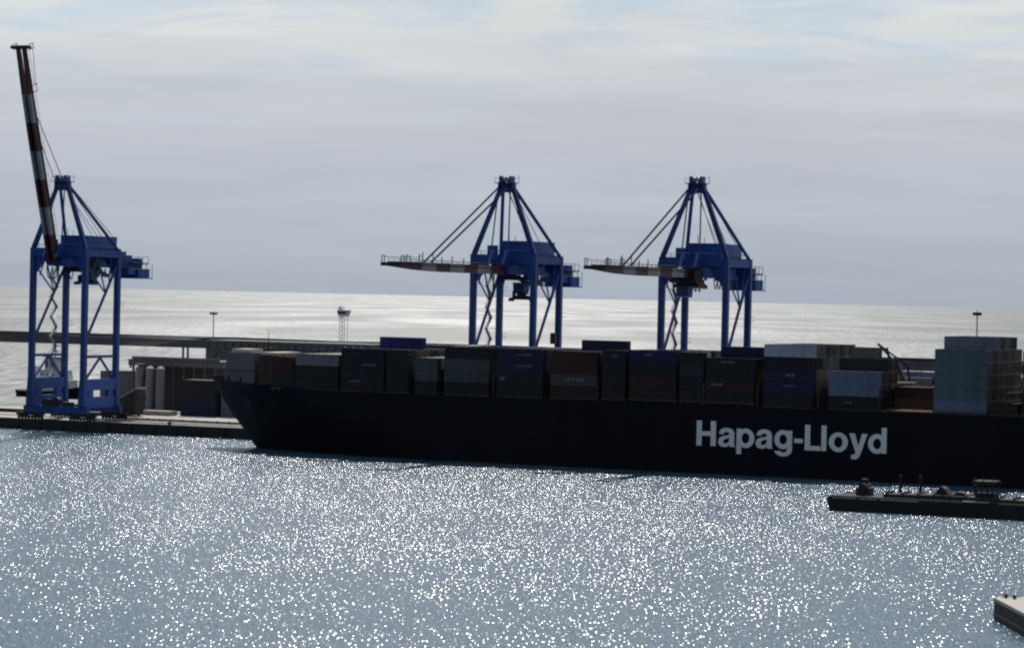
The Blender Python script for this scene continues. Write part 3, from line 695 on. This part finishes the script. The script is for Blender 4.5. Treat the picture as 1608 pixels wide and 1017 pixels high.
    for k in range(7):
        t0, t1 = edges[k], edges[k + 1]; mi = 0 if k % 2 == 0 else 1
        hb0 = -1.3 if k < 5 else (-1.2 if k == 5 else -1.0); hb1 = -1.3 if k < 4 else (-1.2 if k == 4 else (-1.0 if k == 5 else -0.3))
        for sx in (-1, 1):
            xa, xb = sx * 1.0 - .42, sx * 1.0 + .42
            vs = [BP(xa, t0, hb0), BP(xb, t0, hb0), BP(xb, t0, 1.0), BP(xa, t0, 1.0), BP(xa, t1, hb1), BP(xb, t1, hb1), BP(xb, t1, .9), BP(xa, t1, .9)]
            b.add(vs, [(0, 1, 2, 3), (7, 6, 5, 4), (0, 4, 5, 1), (1, 5, 6, 2), (2, 6, 7, 3), (3, 7, 4, 0)], mi)
        vs = [BP(-.58, t0, .2), BP(.58, t0, .2), BP(.58, t0, .7), BP(-.58, t0, .7), BP(-.58, t1, .2), BP(.58, t1, .2), BP(.58, t1, .7), BP(-.58, t1, .7)]
        if k < 6: b.add(vs, [(0, 1, 2, 3), (7, 6, 5, 4), (0, 4, 5, 1), (1, 5, 6, 2), (2, 6, 7, 3), (3, 7, 4, 0)], mi)
    bm_ = b.build('boom', [M['boom_red'], M['boom_white']], root); bm_['label'] = 'boom in red and white bands, ' + ('raised' if raised else 'lowered')
    b = mb()
    for sx in (-1, 1):
        for k in range(22):
            t = 1.5 + k * 3.0
            if t > BL: break
            b.tube(BP(sx * 1.7, t, .3), BP(sx * 1.7, t, 1.5), .05, 4)
        b.tube(BP(sx * 1.7, 1, 1.5), BP(sx * 1.7, BL, 1.5), .05, 4); b.beam(BP(sx * 1.57, .5, .3), BP(sx * 1.57, BL, .3), .3 if c > .5 else .1, .1 if c > .5 else .3)
    for t, hh in ((44, 2.6), (20, 1.6), (27, 2.0), (33, 1.6), (38, 2.2)): b.tube(BP(-1.0, t, .9), BP(-1.0, t, .9 + hh), .14, 5)
    b.build('boom_railing', M['dark_steel'], bm_)
    b = mb()   # tip platform with its high railings
    b.beam(BP(-2.9, BL, .2), BP(2.9, BL, .2), 1.8, .9)
    for sx in (-1, 1):
        for dt in (-.7, .7): b.tube(BP(sx * 2.7, BL + dt, .3), BP(sx * 2.7, BL + dt, 2.4), .12, 5)
        b.tube(BP(sx * 2.7, BL - .7, 2.3), BP(sx * 2.7, BL + .7, 2.3), .12, 5)
        b.tube(BP(sx * 1.75, BL - 11, .8), BP(sx * 1.75, BL - 11, 2.9), .14, 5); b.tube(BP(sx * 1.75, BL - 13, .8), BP(sx * 1.75, BL - 13, 2.5), .12, 5); b.tube(BP(sx * 1.75, BL - 13, 2.4), BP(sx * 1.75, BL - 11, 2.4), .1, 5)
        b.tube(BP(sx * 2.7, BL - .7, 2.0), BP(sx * 1.75, BL - 11, 2.0), .08, 5)
    b.build('tip_platform', M['dark_steel'], bm_)
    for sx in (-1, 1):   # hinge brackets with their short posts
        b = mb(); b.prism([(-14.0, 49.6), (-10.2, 49.6), (-10.6, 53.6), (-11.4, 53.6)], 'x', sx * 2.0 - .4, sx * 2.0 + .4); b.build('hinge_post', bl, root)
    fr = .25 if not raised else .12
    for sx in (-1, 1):
        b = mb(); b.tube((sx * 1.4, WS - .3, 70.6), BP(sx * 1.0, 43.5, .9), fr, 6); b.build('forestay', M['rope'], root)
    # trolley with cabin, headblock and spreader
    ty = trolley_y - 60.5
    b = mb(); b.box((-3.6, ty - 3.2, 45.6), (3.6, ty + 3.2, 46.6))
    for sx in (-1, 1):
        b.box((sx * 2.0 - .3, ty - 3, 46.6), (sx * 2.0 + .3, ty + 3, 47.05)); b.box((sx * 3.1 - .15, ty - 3, 46.2), (sx * 3.1 + .15, ty + 3, 49.0))
    b.beam((-2.2, ty + 3.2, 46.2), (-2.0, ty + 9.0, 44.6), 1.6, .8); b.beam((1.5, ty + 3.2, 46.2), (1.5, ty + 9.0, 44.6), 1.6, .8)
    tr = b.build('trolley', M['dark_steel'], root)
    b = mb(); b.prism([(ty + 4.4, 42.2), (ty + 7.6, 41.9), (ty + 8.4, 44.6), (ty + 4.2, 44.8)], 'x', -4.6, -1.4); b.box((-4.8, ty + 4.0, 44.8), (-1.2, ty + 8.8, 45.0))
    cb_ = b.build('operator_cabin', M['blue2'], tr)
    b = mb(); b.box((-4.64, ty + 4.8, 42.9), (-4.6, ty + 7.4, 44.3)); b.box((-4.2, ty + 4.2, 43.0), (-1.8, ty + 4.26, 44.3)); b.build('cabin_window', M['glass'], cb_)
    sz = spreader_z
    b = mb()
    for sx in (-1.6, 1.6):
        for dy in (-1, 1): b.tube((sx, ty + dy, 45.6), (sx * .8, ty + dy * .7, sz + 1.9), .05, 4)
    b.build('spreader_rope', M['rope'], root)
    b = mb(); b.box((-1.9, ty - .9, sz + .9), (1.9, ty + .9, sz + 1.5)); b.box((-1.2, ty - .6, sz + 1.5), (1.2, ty + .6, sz + 2.4))
    b.build('headblock', M['dark_steel'], root)
    b = mb(); b.box((-3.2, ty - .8, sz + .35), (3.2, ty + .8, sz + .9))
    for sx in (-1, 1):
        b.box((sx * 3.05 - .35, ty - 1.2, sz - .1), (sx * 3.05 + .35, ty + 1.2, sz + .75))
        b.box((sx * 2.3 - .3, ty - .5, sz + .9), (sx * 2.3 + .3, ty + .5, sz + 2.0 + sx * -.7))
    b.build('spreader', M['dark_steel'], root)
    # festoon cable loops under the girder
    b = mb(); y0, y1, nl = festoon
    pts = []
    for k in range(nl):
        a0 = y0 + (y1 - y0) * k / nl; a1 = y0 + (y1 - y0) * (k + 1) / nl
        for q in range(7):
            t = q / 6; pts.append((-3.6, a0 + (a1 - a0) * t, 46.9 - 4 * 3.4 * t * (1 - t)))
    b.poly(pts, .17, 5); b.build('festoon_cable', M['rubber'], root)
    b = mb(); pts = []
    for k in range(5):
        a0 = 16 + k * 2.6
        for q in range(7):
            t = q / 6; pts.append((-3.6, a0 + 2.6 * t, 46.9 - 4 * 2.6 * t * (1 - t)))
    b.poly(pts, .15, 5); b.build('festoon_cable', M['rubber'], root)
    # zigzag stairway beside the landward leg
    b = mb(); z = 15.0; k = 0; x = -X - 1.2
    while z < 47.0:
        ya, yb = (2.6, 5.6) if k % 2 == 0 else (5.6, 2.6)
        b.beam((x, ya, z), (x, yb, z + 2.9), .8, .22); b.beam((x - .4, ya, z + 1.0), (x - .4, yb, z + 3.9), .07, .07)
        b.box((x - .5, yb - .6, z + 2.85), (x + .5, yb + .6, z + 2.97))
        if k % 3 == 0: b.beam((x, 5.6, z), (-X, LS - .7, z), .14)
        z += 2.9; k += 1
    b.build('stairway', M['grey_steel'], root)
    # ladder and lift cage on the right landward leg
    if cage:
      b = mb(); b.box((X - .9, LS - 3.4, 37.6 - 9), (X + .5, LS - 2.0, 40.6 - 9)); b.beam((X - .2, LS - 2.0, 31), (X - .2, LS - .7, 31), .25); b.build('lift_cage', M['mast_red'], root)
    # drive and electrical boxes at the foot
    b = mb(); b.box((-4.5, WS - .8, 6.9), (-1.2, WS + .8, 8.9)); b.box((2.2, WS - .7, 6.9), (5.5, WS + .7, 8.2)); b.tube((0, WS - .9, 8.2), (0, WS + .9, 8.2), 1.3, 16); b.build('cable_reel_box', M['dark_steel'], root)
    return root
crane(-452.8, 'blue gantry crane at the left with its striped boom raised', True, 66.0, 42.0, (-9.5, 4.5, 5))
crane(-312.2, 'blue gantry crane in the middle of the photo with its boom lowered over the ship', False, 64.0, 40.0, (-8, 0.5, 2), True)
crane(-258.0, 'blue gantry crane nearer the teal containers with its boom lowered', False, 47.0, 44.5, (-4.5, 6.5, 4))

# ---------------------------------------------------------------- things on the quay
GQ = 'containers stacked on the quay'
n_q = 0
def quay_stack(x, y, nx, ny, nt, pick, lab, H=2.75, ft=40, z0=QZ):
    """a block of containers on the quay: nx long, ny deep (away from the water), nt high"""
    for i in range(nx):
        for j in range(ny):
            for t in range(nt if isinstance(nt, int) else nt[i][j]):
                tall = nt if isinstance(nt, int) else nt[i][j]
                if j > 0 and t < tall - 1: continue
                col = pick(i, j, t)
                put_container(ft, H - .03, col, x + i * (12.8 if ft == 40 else 6.5), y + j * 2.7, z0 + t * H,
                              '%s container, %s tier, %s row, %s' % (col, 'top' if t == tall - 1 else TIER[t], ORD[j], lab(i)), GQ)
q1 = random.Random(5)
quay_stack(-444.6, 108, 1, 1, 4, lambda i, j, t: ['navy', 'navy', 'charcoal', 'charcoal'][t], lambda i: 'dark blue stack left of the bow')
quay_stack(-444.6, 112, 1, 1, 4, lambda i, j, t: 'cream' if t == 3 else 'charcoal', lambda i: 'behind the dark blue stack on the quay')
quay_stack(-431.6, 110, 1, 1, 4, lambda i, j, t: ['light grey', 'slate blue', 'light grey', 'pale grey'][t], lambda i: 'grey stack beside the dark blue one')
quay_stack(-418.0, 110, 1, 1, 3, lambda i, j, t: ['light grey', 'slate blue', 'pale grey'][t], lambda i: 'lower grey stack behind the bow')

# shed with pale silos in front
sh = empty('terminal_shed', (-462, 130, QZ)); tag(sh, 'flat-roofed dark terminal shed with pale silos before it, left of the bow', 'shed')
SH = (462, -130, -QZ)
b = MB(); b.o = SH
b.box((-476.0, 126.5, 17.0), (-441.5, 141, 19.0)); b.box((-474.5, 126.2, 19.0), (-443, 127.0, 19.9))
for i in range(9): b.box((-475.4 + i * 3.9, 126.3, 16.2), (-474.9 + i * 3.9, 126.8, 17.0))
b.build('roof', M['shed'], sh)
b = MB(); b.o = SH
for i in range(10):
    b = MB(); b.o = SH; b.box((-475.6 + i * 3.72, 128.2, QZ), (-475.0 + i * 3.72, 128.8, 17.0)); b.build('column', M['shed'], sh)
b = MB(); b.o = SH; b.box((-475.0, 131, QZ), (-442, 139, 16.98))
for i in range(7): b.box((-457.6 + i * 2.3, 130.9, 5), (-456.4 + i * 2.3, 131, 15.5))
b.build('wall', M['shed'], sh)
for x, hgt in ((-457.5, 21.2), (-455.8, 21.5)):
    b = MB(); b.o = SH; b.tube((x, 129, 19.0), (x, 129, hgt + 2.2), .35, 8); b.build('vent_pipe', M['dark_steel'], sh)
b = MB(); b.o = SH; b.beam((-447, 129, 19.2), (-443.5, 129, 23.2), .5); b.build('conveyor', M['dark_steel'], sh)
for x, zb, lab in ((-469.2, 8.8, 'pale grey silo nearest the left crane, its foot hidden by the ramp'), (-465.4, 3.5, 'pale grey silo in the middle of the three by the shed'), (-461.6, 3.5, 'pale grey silo on the right of the three by the shed')):
    s_ = empty('silo', (x, 122.5, QZ)); tag(s_, lab, 'silo', 'silos by the terminal shed')
    b = MB(); b.tube((0, 0, zb - QZ), (0, 0, 13.6), 1.35, 20); b.tube((0, 0, 13.6), (0, 0, 14.3), 1.35, 20, .4)
    for k in range(5): b.tube((0, 0, zb - QZ + .8 + k * 2), (0, 0, zb - QZ + .9 + k * 2), 1.39, 20)
    b.build('shell', M['silo'], s_)
    b = MB()
    for k in range(4):
        a_ = k * math.pi / 2 + .7; b.tube((math.cos(a_), math.sin(a_), 0), (math.cos(a_), math.sin(a_), zb - QZ + .3), .14, 6)
    b.build('leg', M['dark_steel'], s_)
# low grey sheds at the left of the silos
b = MB(); b.box((-485.5, 131, QZ), (-470.5, 142, 14.6)); b.box((-485.8, 130.7, 14.6), (-470.2, 142.3, 15.0))
b.box((-489.5, 131.5, QZ), (-486.2, 136, 14.8))
for i in range(6): b.box((-484.6 + i * 2.4, 130.9, 4), (-483.2 + i * 2.4, 131, 12.5))
tag(b.build('storage_building', M['shed']), 'plain grey storage building behind the right legs of the raised-boom crane', 'building')
# tipped loading ramp
rp = empty('loading_ramp', (-454.2, 92, QZ)); tag(rp, 'dark tilted loading ramp with a pale deck beside the raised-boom crane', 'ramp')
RP = (450, -92, -QZ)
b = MB(); b.o = RP; b.prism([(-455.4, 6.2), (-446.4, 10.6), (-445.8, 8.6), (-447.0, QZ + .3), (-455.0, QZ + .3)], 'y', 91.0, 95.8)
for i in range(4): b.box((-454.6 + i * 2.1, 90.8, QZ + .3), (-454.2 + i * 2.1, 91.0, 6.8 + i * .9))
b.build('frame', M['dark_steel'], rp)
b = MB(); b.o = RP; b.beam((-456.0, 93.4, 6.3), (-446.0, 93.4, 11.3), 5.2, .5); b.build('deck_plate', M['silo'], rp)
for x in (-453.5, -448.5):
    for y in (90.7, 96.1): b = MB(); b.o = RP; b.tube((x, y - .25, QZ + .55), (x, y + .25, QZ + .55), .55, 14); b.build('wheel', M['rubber'], rp)
# concrete barrier block and kerb on the apron
b = MB(); b.prism([(-455.5, QZ), (-445.6, QZ), (-445.6, QZ + 1.4), (-455.5, QZ + 1.4)], 'y', 101.5, 106.5)
tag(b.build('concrete_block', M['concrete']), 'long pale concrete block lying on the apron before the shed', 'concrete block')
b = MB(); b.box((-448, 74.0, QZ), (-395, 74.3, QZ + 0.5)); 
for i in range(14): b.box((-447.6 + i * 3.9, 73.9, QZ), (-447.2 + i * 3.9, 74.4, QZ + .6))
tag(b.build('crash_barrier', M['dark_steel']), 'low dark crash barrier along the apron behind the crane rails', 'barrier')
b = MB(); b.box((-452, 59.3, QZ), (-395, 59.6, QZ + .25))
for i in range(16): b.box((-451.6 + i * 3.7, 59.2, QZ), (-451.2 + i * 3.7, 59.7, QZ + .3))
tag(b.build('cable_trench_kerb', M['dark_steel']), 'thin dark kerb between the two crane rails', 'kerb')
for x, lab in ((-440.5, 'dark mooring bollard on the quay edge nearest the raised-boom crane'), (-414, 'dark mooring bollard on the quay edge nearest the bow')):
    b = MB(); b.tube((x, 50.6, QZ), (x, 50.6, QZ + .7), .45, 12); b.tube((x, 50.6, QZ + .7), (x, 50.6, QZ + 1.05), .62, 12, .5)
    tag(b.build('mooring_bollard', M['dark_steel']), lab, 'bollard', 'bollards along the quay edge')

# grey terminal building left of the bow, with a row of roof openings
tb = empty('terminal_building', (-520, 300, QZ)); tag(tb, 'grey terminal building with a pierced roof parapet behind the bow', 'building')
TB = (520, -300, -QZ)
b = MB(); b.o = TB; b.box((-551, 300, QZ), (-480, 320, 19.4)); b.build('wall', M['shed'], tb)
b = MB(); b.o = TB; b.box((-551.5, 299.5, 21.2), (-479.5, 320.5, 22.2))
for i in range(22): b.box((-551.3 + i * 3.4, 299.6, 19.4), (-549.2 + i * 3.4, 300.4, 21.2))
b.build('roof', M['shed'], tb)
b = MB(); b.o = TB
for i in range(20): b.box((-549.6 + i * 3.5, 299.9, 12.5), (-547.6 + i * 3.5, 300, 14.5)); b.box((-549.6 + i * 3.5, 299.9, 7.5), (-547.6 + i * 3.5, 300, 9.5))
b.build('window', M['glass'], tb)

# yard stacks behind the ship
qy = random.Random(11)
YP = ['charcoal', 'grey', 'rust brown', 'navy', 'black', 'brown grey', 'slate blue', 'maroon', 'green grey', 'light grey']
b_y = MB()
def yard_block(x, y, nx, hts, name):
    for i in range(nx):
        for j in range(3):
            h_ = hts[(i * 2 + j) % len(hts)]
            for t in range(h_): b_y.box((x + i * 12.8, y + j * 2.7, QZ + t * 2.6), (x + i * 12.8 + 12.2, y + j * 2.7 + 2.44, QZ + t * 2.6 + 2.55), keys.index(qy.choice(YP)))
for x, y, nx, hts in ((-470, 330, 9, (5, 6, 5, 6, 4)), (-560, 420, 12, (5, 6, 6, 5)), (-420, 420, 10, (4, 5, 5, 3)), (-360, 250, 7, (6, 5, 4, 6)), (-300, 330, 6, (5, 3, 4)), (-620, 520, 14, (6, 5, 6)), (-300, 480, 5, (4, 3)),
                     (-250, 220, 4, (4, 3, 5))):
    yard_block(x, y, nx, hts, '')
tag(b_y.build('container_yard', [CM[k] for k in keys]), 'far container stacks in the yard behind the ship', 'containers', kind='stuff')
def lamp_mast(x, y, h, lab, rnd):
    m_ = empty('light_mast', (x, y, QZ)); tag(m_, lab, 'light mast', 'floodlight masts')
    b = MB(); b.tube((0, 0, 0), (0, 0, h), .34, 10, .2); b.build('pole', M['grey_steel'], m_)
    b = MB(); b.tube((0, 0, h - .9), (0, 0, h - .6), rnd, 12)
    b.tube((0, 0, h), (0, 0, h + .9), .1, 5)
    b.build('ring', M['dark_steel'], m_)
    for k in range(8):
        a_ = k * math.pi / 4; b = MB(); b.box((rnd * math.cos(a_) - .45, rnd * math.sin(a_) - .45, h - .8), (rnd * math.cos(a_) + .45, rnd * math.sin(a_) + .45, h + .1)); b.build('floodlight', M['dark_steel'], m_)
lamp_mast(-666, 500, 28.0, 'thin floodlight mast standing against the sea left of the bow', 1.3)
lamp_mast(-222.8, 200, 36.6, 'floodlight mast rising above the teal containers at the right', 0.85)

# control tower on the breakwater
tw = empty('control_tower', (-920.5, 1108.5, 7.5)); tag(tw, 'pale distant tower with a wide head standing on the breakwater', 'tower')
b = MB()
for sx in (-1, 1):
    for sy in (-1, 1): b.beam((sx * 2.1, sy * 2.1, -4), (sx * 2.1, sy * 2.1, 17.5), .28)
for k in range(6): b.beam((-2.1, -2.1, k * 3), (2.1, -2.1, k * 3 + 3), .25); b.beam((2.1, -2.1, k * 3), (-2.1, -2.1, k * 3 + 3), .25); b.beam((-2.1, -2.1, k * 3), (-2.1, 2.1, k * 3 + 3), .25)
b.build('shaft', M['letter'], tw)
b = MB(); b.prism([(-2.6, 17.5), (2.6, 17.5), (4.2, 21.6), (-3.6, 21.6)], 'y', -3.2, 3.2); b.box((-3.6, -3.4, 21.6), (4.4, 3.4, 22.0)); b.box((-3.2, -2, 22.0), (-.6, 2, 24.4)); b.build('head', M['letter'], tw)
b = MB(); b.prism([(-3.15, 19.2), (3.3, 19.2), (3.9, 20.9), (-3.5, 20.9)], 'y', -3.26, -3.21); b.build('window', M['glass'], tw)

# tug lying beyond the narrow quay, seen between the legs of the left crane
tg = empty('tug_boat', (-586, 250, 0), R(-12)); tag(tg, 'pale tug boat with dark wheelhouse windows seen between the legs of the left crane', 'tug boat')
b = MB()
sec = [(-17, 3.6, 2.6), (-14, 4.8, 2.4), (-4, 5.2, 2.3), (6, 5.0, 2.9), (12, 3.6, 3.9), (16.5, 0.2, 4.9)]
vs = []
for x, hb, z in sec: vs += [(x, -hb * .8, -1), (x, -hb, z), (x, hb, z), (x, hb * .8, -1)]
b.add(vs, [(4 * i + j, 4 * i + 4 + j, 4 * i + 5 + j, 4 * i + 1 + j) for i in range(5) for j in range(3)] + [(0, 1, 2, 3)])
b.build('hull', M['hull'], tg)
b = MB(); b.prism([(-6, 2.2), (8.5, 2.4), (8.0, 6.8), (-6, 6.8)], 'y', -4.0, 4.0); b.prism([(-4.2, 6.8), (6.2, 6.8), (5.4, 10.4), (-4.2, 10.4)], 'y', -3.6, 3.6)
b.prism([(-2.6, 10.4), (3.8, 10.4), (3.0, 15.0), (-1.9, 15.0)], 'y', -2.8, 2.8); b.box((-3.2, -3.2, 15.0), (3.9, 3.2, 15.4)); b.box((-5.0, -3.9, 6.8), (7.4, -3.6, 7.9))
b.build('deckhouse', M['tugwhite'], tg)
b = MB()
for x in (-1.4, 1.4): b.box((x - .65, -2.86, 11.3), (x + .65, -2.8, 13.6))
for x in (-3, 0, 3): b.tube((x, -3.66, 8.6), (x, -3.6, 8.6), .4, 10)
b.build('window', M['glass'], tg)
b = MB(); b.tube((.4, 0, 15.4), (.4, 0, 26.5), .22, 8, .1); b.beam((-2.0, 0, 19.5), (2.8, 0, 19.5), .2); b.beam((-1.2, 0, 22.5), (2.0, 0, 22.5), .16); b.box((-.6, -.6, 17), (1.4, .6, 17.4)); b.beam((-2.5, 0, 15.4), (.4, 0, 21.5), .18); b.build('mast', M['dark_steel'], tg)
b = MB(); b.prism([(-11.5, 2.4), (-8.0, 2.4), (-8.4, 11.6), (-10.8, 11.6)], 'y', -1.4, 1.4); b.build('funnel', M['tugwhite'], tg)
# crane on the quay seen through the gap left of the teal stack
mc = empty('mobile_crane', (-214, 118, QZ)); tag(mc, 'dark mobile crane with a slanting boom seen through the gap left of the teal stack', 'mobile crane')
b = MB(); b.box((-5, -2, .8), (5, 2, 3.0)); b.box((-3, -1.8, 3.0), (2.5, 1.8, 6.2)); b.build('carrier', M['dark_steel'], mc)
for x in (-4, -1.5, 1.5, 4):
    for y in (-2.3, 2.3): b = MB(); b.tube((x, y - .28, .8), (x, y + .28, .8), .8, 14); b.build('wheel', M['rubber'], mc)
b = MB(); b.beam((-1.5, 0, 5.5), (-8.8, 0, 22.0), 1.6, 1.6, w2=1.2, h2=1.2); b.beam((-8.8, 0, 22.0), (-14.6, 0, 27.6), .45); b.build('boom', M['dark_steel'], mc)
b = MB(); b.tube((-14.4, 0, 27.5), (-6.0, 0, 21.8), .25, 6); b.tube((-12.0, 0, 26.6), (-10.2, 0, 20.0), .35, 6); b.tube((-6.0, 0, 21.8), (-3, 0, 6), .3, 6); b.build('stay', M['rope'], mc)

# ---------------------------------------------------------------- barge alongside
bg = empty('work_barge', (-146, -88, 0)); tag(bg, 'long low black barge lying in the glitter off the ship', 'barge')
BO = (146, 88, 0)
b = MB(); b.o = BO
b.prism([(-172.8, -1), (-173.6, 2.2), (-173.4, 2.9), (-124, 2.75), (-118, 3.6), (-116, 3.6), (-120, -1)], 'y', -93.0, -84.0)
b.build('hull', M['barge'], bg)
b = MB(); b.o = BO; b.box((-172.9, -92.7, 2.93), (-124.5, -84.3, 3.02)); b.build('deck', M['barge_deck'], bg)
b = MB(); b.o = BO
for x0_, x1_ in ((-172.5, -167.4), (-166.9, -163.2), (-162.6, -154.8)): b.box((x0_, -93.12, 2.5), (x1_, -92.98, 2.72))
b.box((-146, -93.1, 2.95), (-140.8, -92.4, 3.2)); b.box((-172.6, -84.5, 3.0), (-168.2, -84.2, 3.3))
b.build('rub_rail', M['rail_light'], bg)
b = MB(); b.o = BO; b.prism([(-162.5, 3.0), (-133, 3.0), (-134, 3.7), (-150, 4.0), (-162.5, 3.7)], 'y', -91.4, -85.6)
for i in range(9): b.box((-162 + i * 3.2, -91.5, 3.0), (-161.8 + i * 3.2, -85.5, 4.15))
b.build('hatch_coaming', M['barge_deck'], bg)
b = MB(); b.o = BO
b.box((-168.6, -90, 3.0), (-165.8, -87, 4.6)); b.tube((-167.2, -90.2, 4.6), (-167.2, -86.8, 4.6), .9, 12); b.box((-167.9, -88.8, 4.6), (-166.6, -88.0, 6.3)); b.build('winch', M['dark_steel'], bg)
for x, h_ in ((-160.6, 7.2), (-156.5, 7.2), (-145.3, 6.0)): b = MB(); b.o = BO; b.tube((x, -86, 3), (x, -86, h_), .3, 8); b.build('spud_post', M['barge'], bg)
for tri in ([(-152.6, 4.0), (-149.5, 4.0), (-150.4, 5.2), (-151.2, 5.6)], [(-149.0, 3.98), (-145.6, 3.95), (-146.8, 4.6), (-148.0, 4.7)]): b = MB(); b.o = BO; b.prism(tri, 'y', -90, -87); b.build('cargo_heap', M['barge'], bg)
dh = MB(); dh.o = BO; dh.box((-144.2, -90.6, 3.0), (-140.4, -86.4, 4.7)); dho = dh.build('deckhouse', M['barge'], bg)
b = MB(); b.o = BO
for x in (-143.9, -142.8, -141.7, -140.7):
    for y in (-90.4, -86.6): b.box((x - .12, y - .12, 4.7), (x + .12, y + .12, 7.0))
b.box((-144.8, -90.8, 6.5), (-140.0, -90.55, 6.7)); b.box((-144.8, -86.45, 6.5), (-140.0, -86.2, 6.7)); b.box((-144.6, -90.7, 7.0), (-140.2, -86.3, 7.1))
for x in (-144.4, -142.6, -140.6): b.tube((x, -90.2, 7.1), (x, -90.2, 8.0), .1, 5)
b.build('canopy_frame', M['barge_deck'], dho)

# ---------------------------------------------------------------- pier corner, bottom right
pr = empty('concrete_pier', (-94.6, -264.6, 0), R(24.5 + 2)); tag(pr, 'corner of a pale concrete pier with dark wet sides at lower right', 'pier')
b = MB(); b.prism([(0, -36), (40, -36), (40, 0.6), (0.3, 0), (0, -.3)], 'z', 2.45, 2.9); b.build('top_slab', M['pier_top'], pr)
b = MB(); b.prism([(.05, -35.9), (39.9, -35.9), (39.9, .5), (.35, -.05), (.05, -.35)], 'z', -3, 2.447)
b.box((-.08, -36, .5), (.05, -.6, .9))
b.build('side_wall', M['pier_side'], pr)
for X_, Y_, lab in ((-91.6, -265.2, 'small dark bollard nearer the camera on the concrete pier'), (-92.9, -264.6, 'small dark bollard by the far edge of the concrete pier')):
    b = MB(); b.tube((X_, Y_, 2.9), (X_, Y_, 3.25), .22, 10); b.tube((X_, Y_, 3.25), (X_, Y_, 3.42), .36, 10, .3)
    tag(b.build('pier_bollard', M['dark_steel']), lab, 'bollard', 'bollards on the pier')

# floating ropes off the ship's side
for pts, lab in (([(-302, -1, .1), (-308, -12, .12), (-316, -20, .1), (-323, -24, .1), (-329, -25, .08)], 'dark floating line curving off the ship left of the lettering'),
                 ([(-246, -2, .1), (-252, -14, .12), (-259, -24, .1), (-266, -29, .1)], 'dark floating line leaving the hull under the lettering')):
    b = MB(); b.poly(pts, .2, 6); tag(b.build('floating_line', M['rubber']), lab, 'rope', 'floating lines beside the ship')

# ---------------------------------------------------------------- render settings
SC.render.engine = 'CYCLES'
SC.cycles.caustics_reflective = False; SC.cycles.caustics_refractive = False
SC.cycles.sample_clamp_indirect = 4.0
SC.cycles.use_denoising = False
SC.cycles.max_bounces = 5; SC.cycles.glossy_bounces = 2; SC.cycles.diffuse_bounces = 2
SC.cycles.pixel_filter_type = 'BLACKMAN_HARRIS'; SC.cycles.filter_width = 2.3
SC.view_settings.view_transform = 'Standard'; SC.view_settings.look = 'None'
SC.view_settings.exposure = 0.0; SC.view_settings.gamma = 1.0; SC.view_settings.use_curve_mapping = False
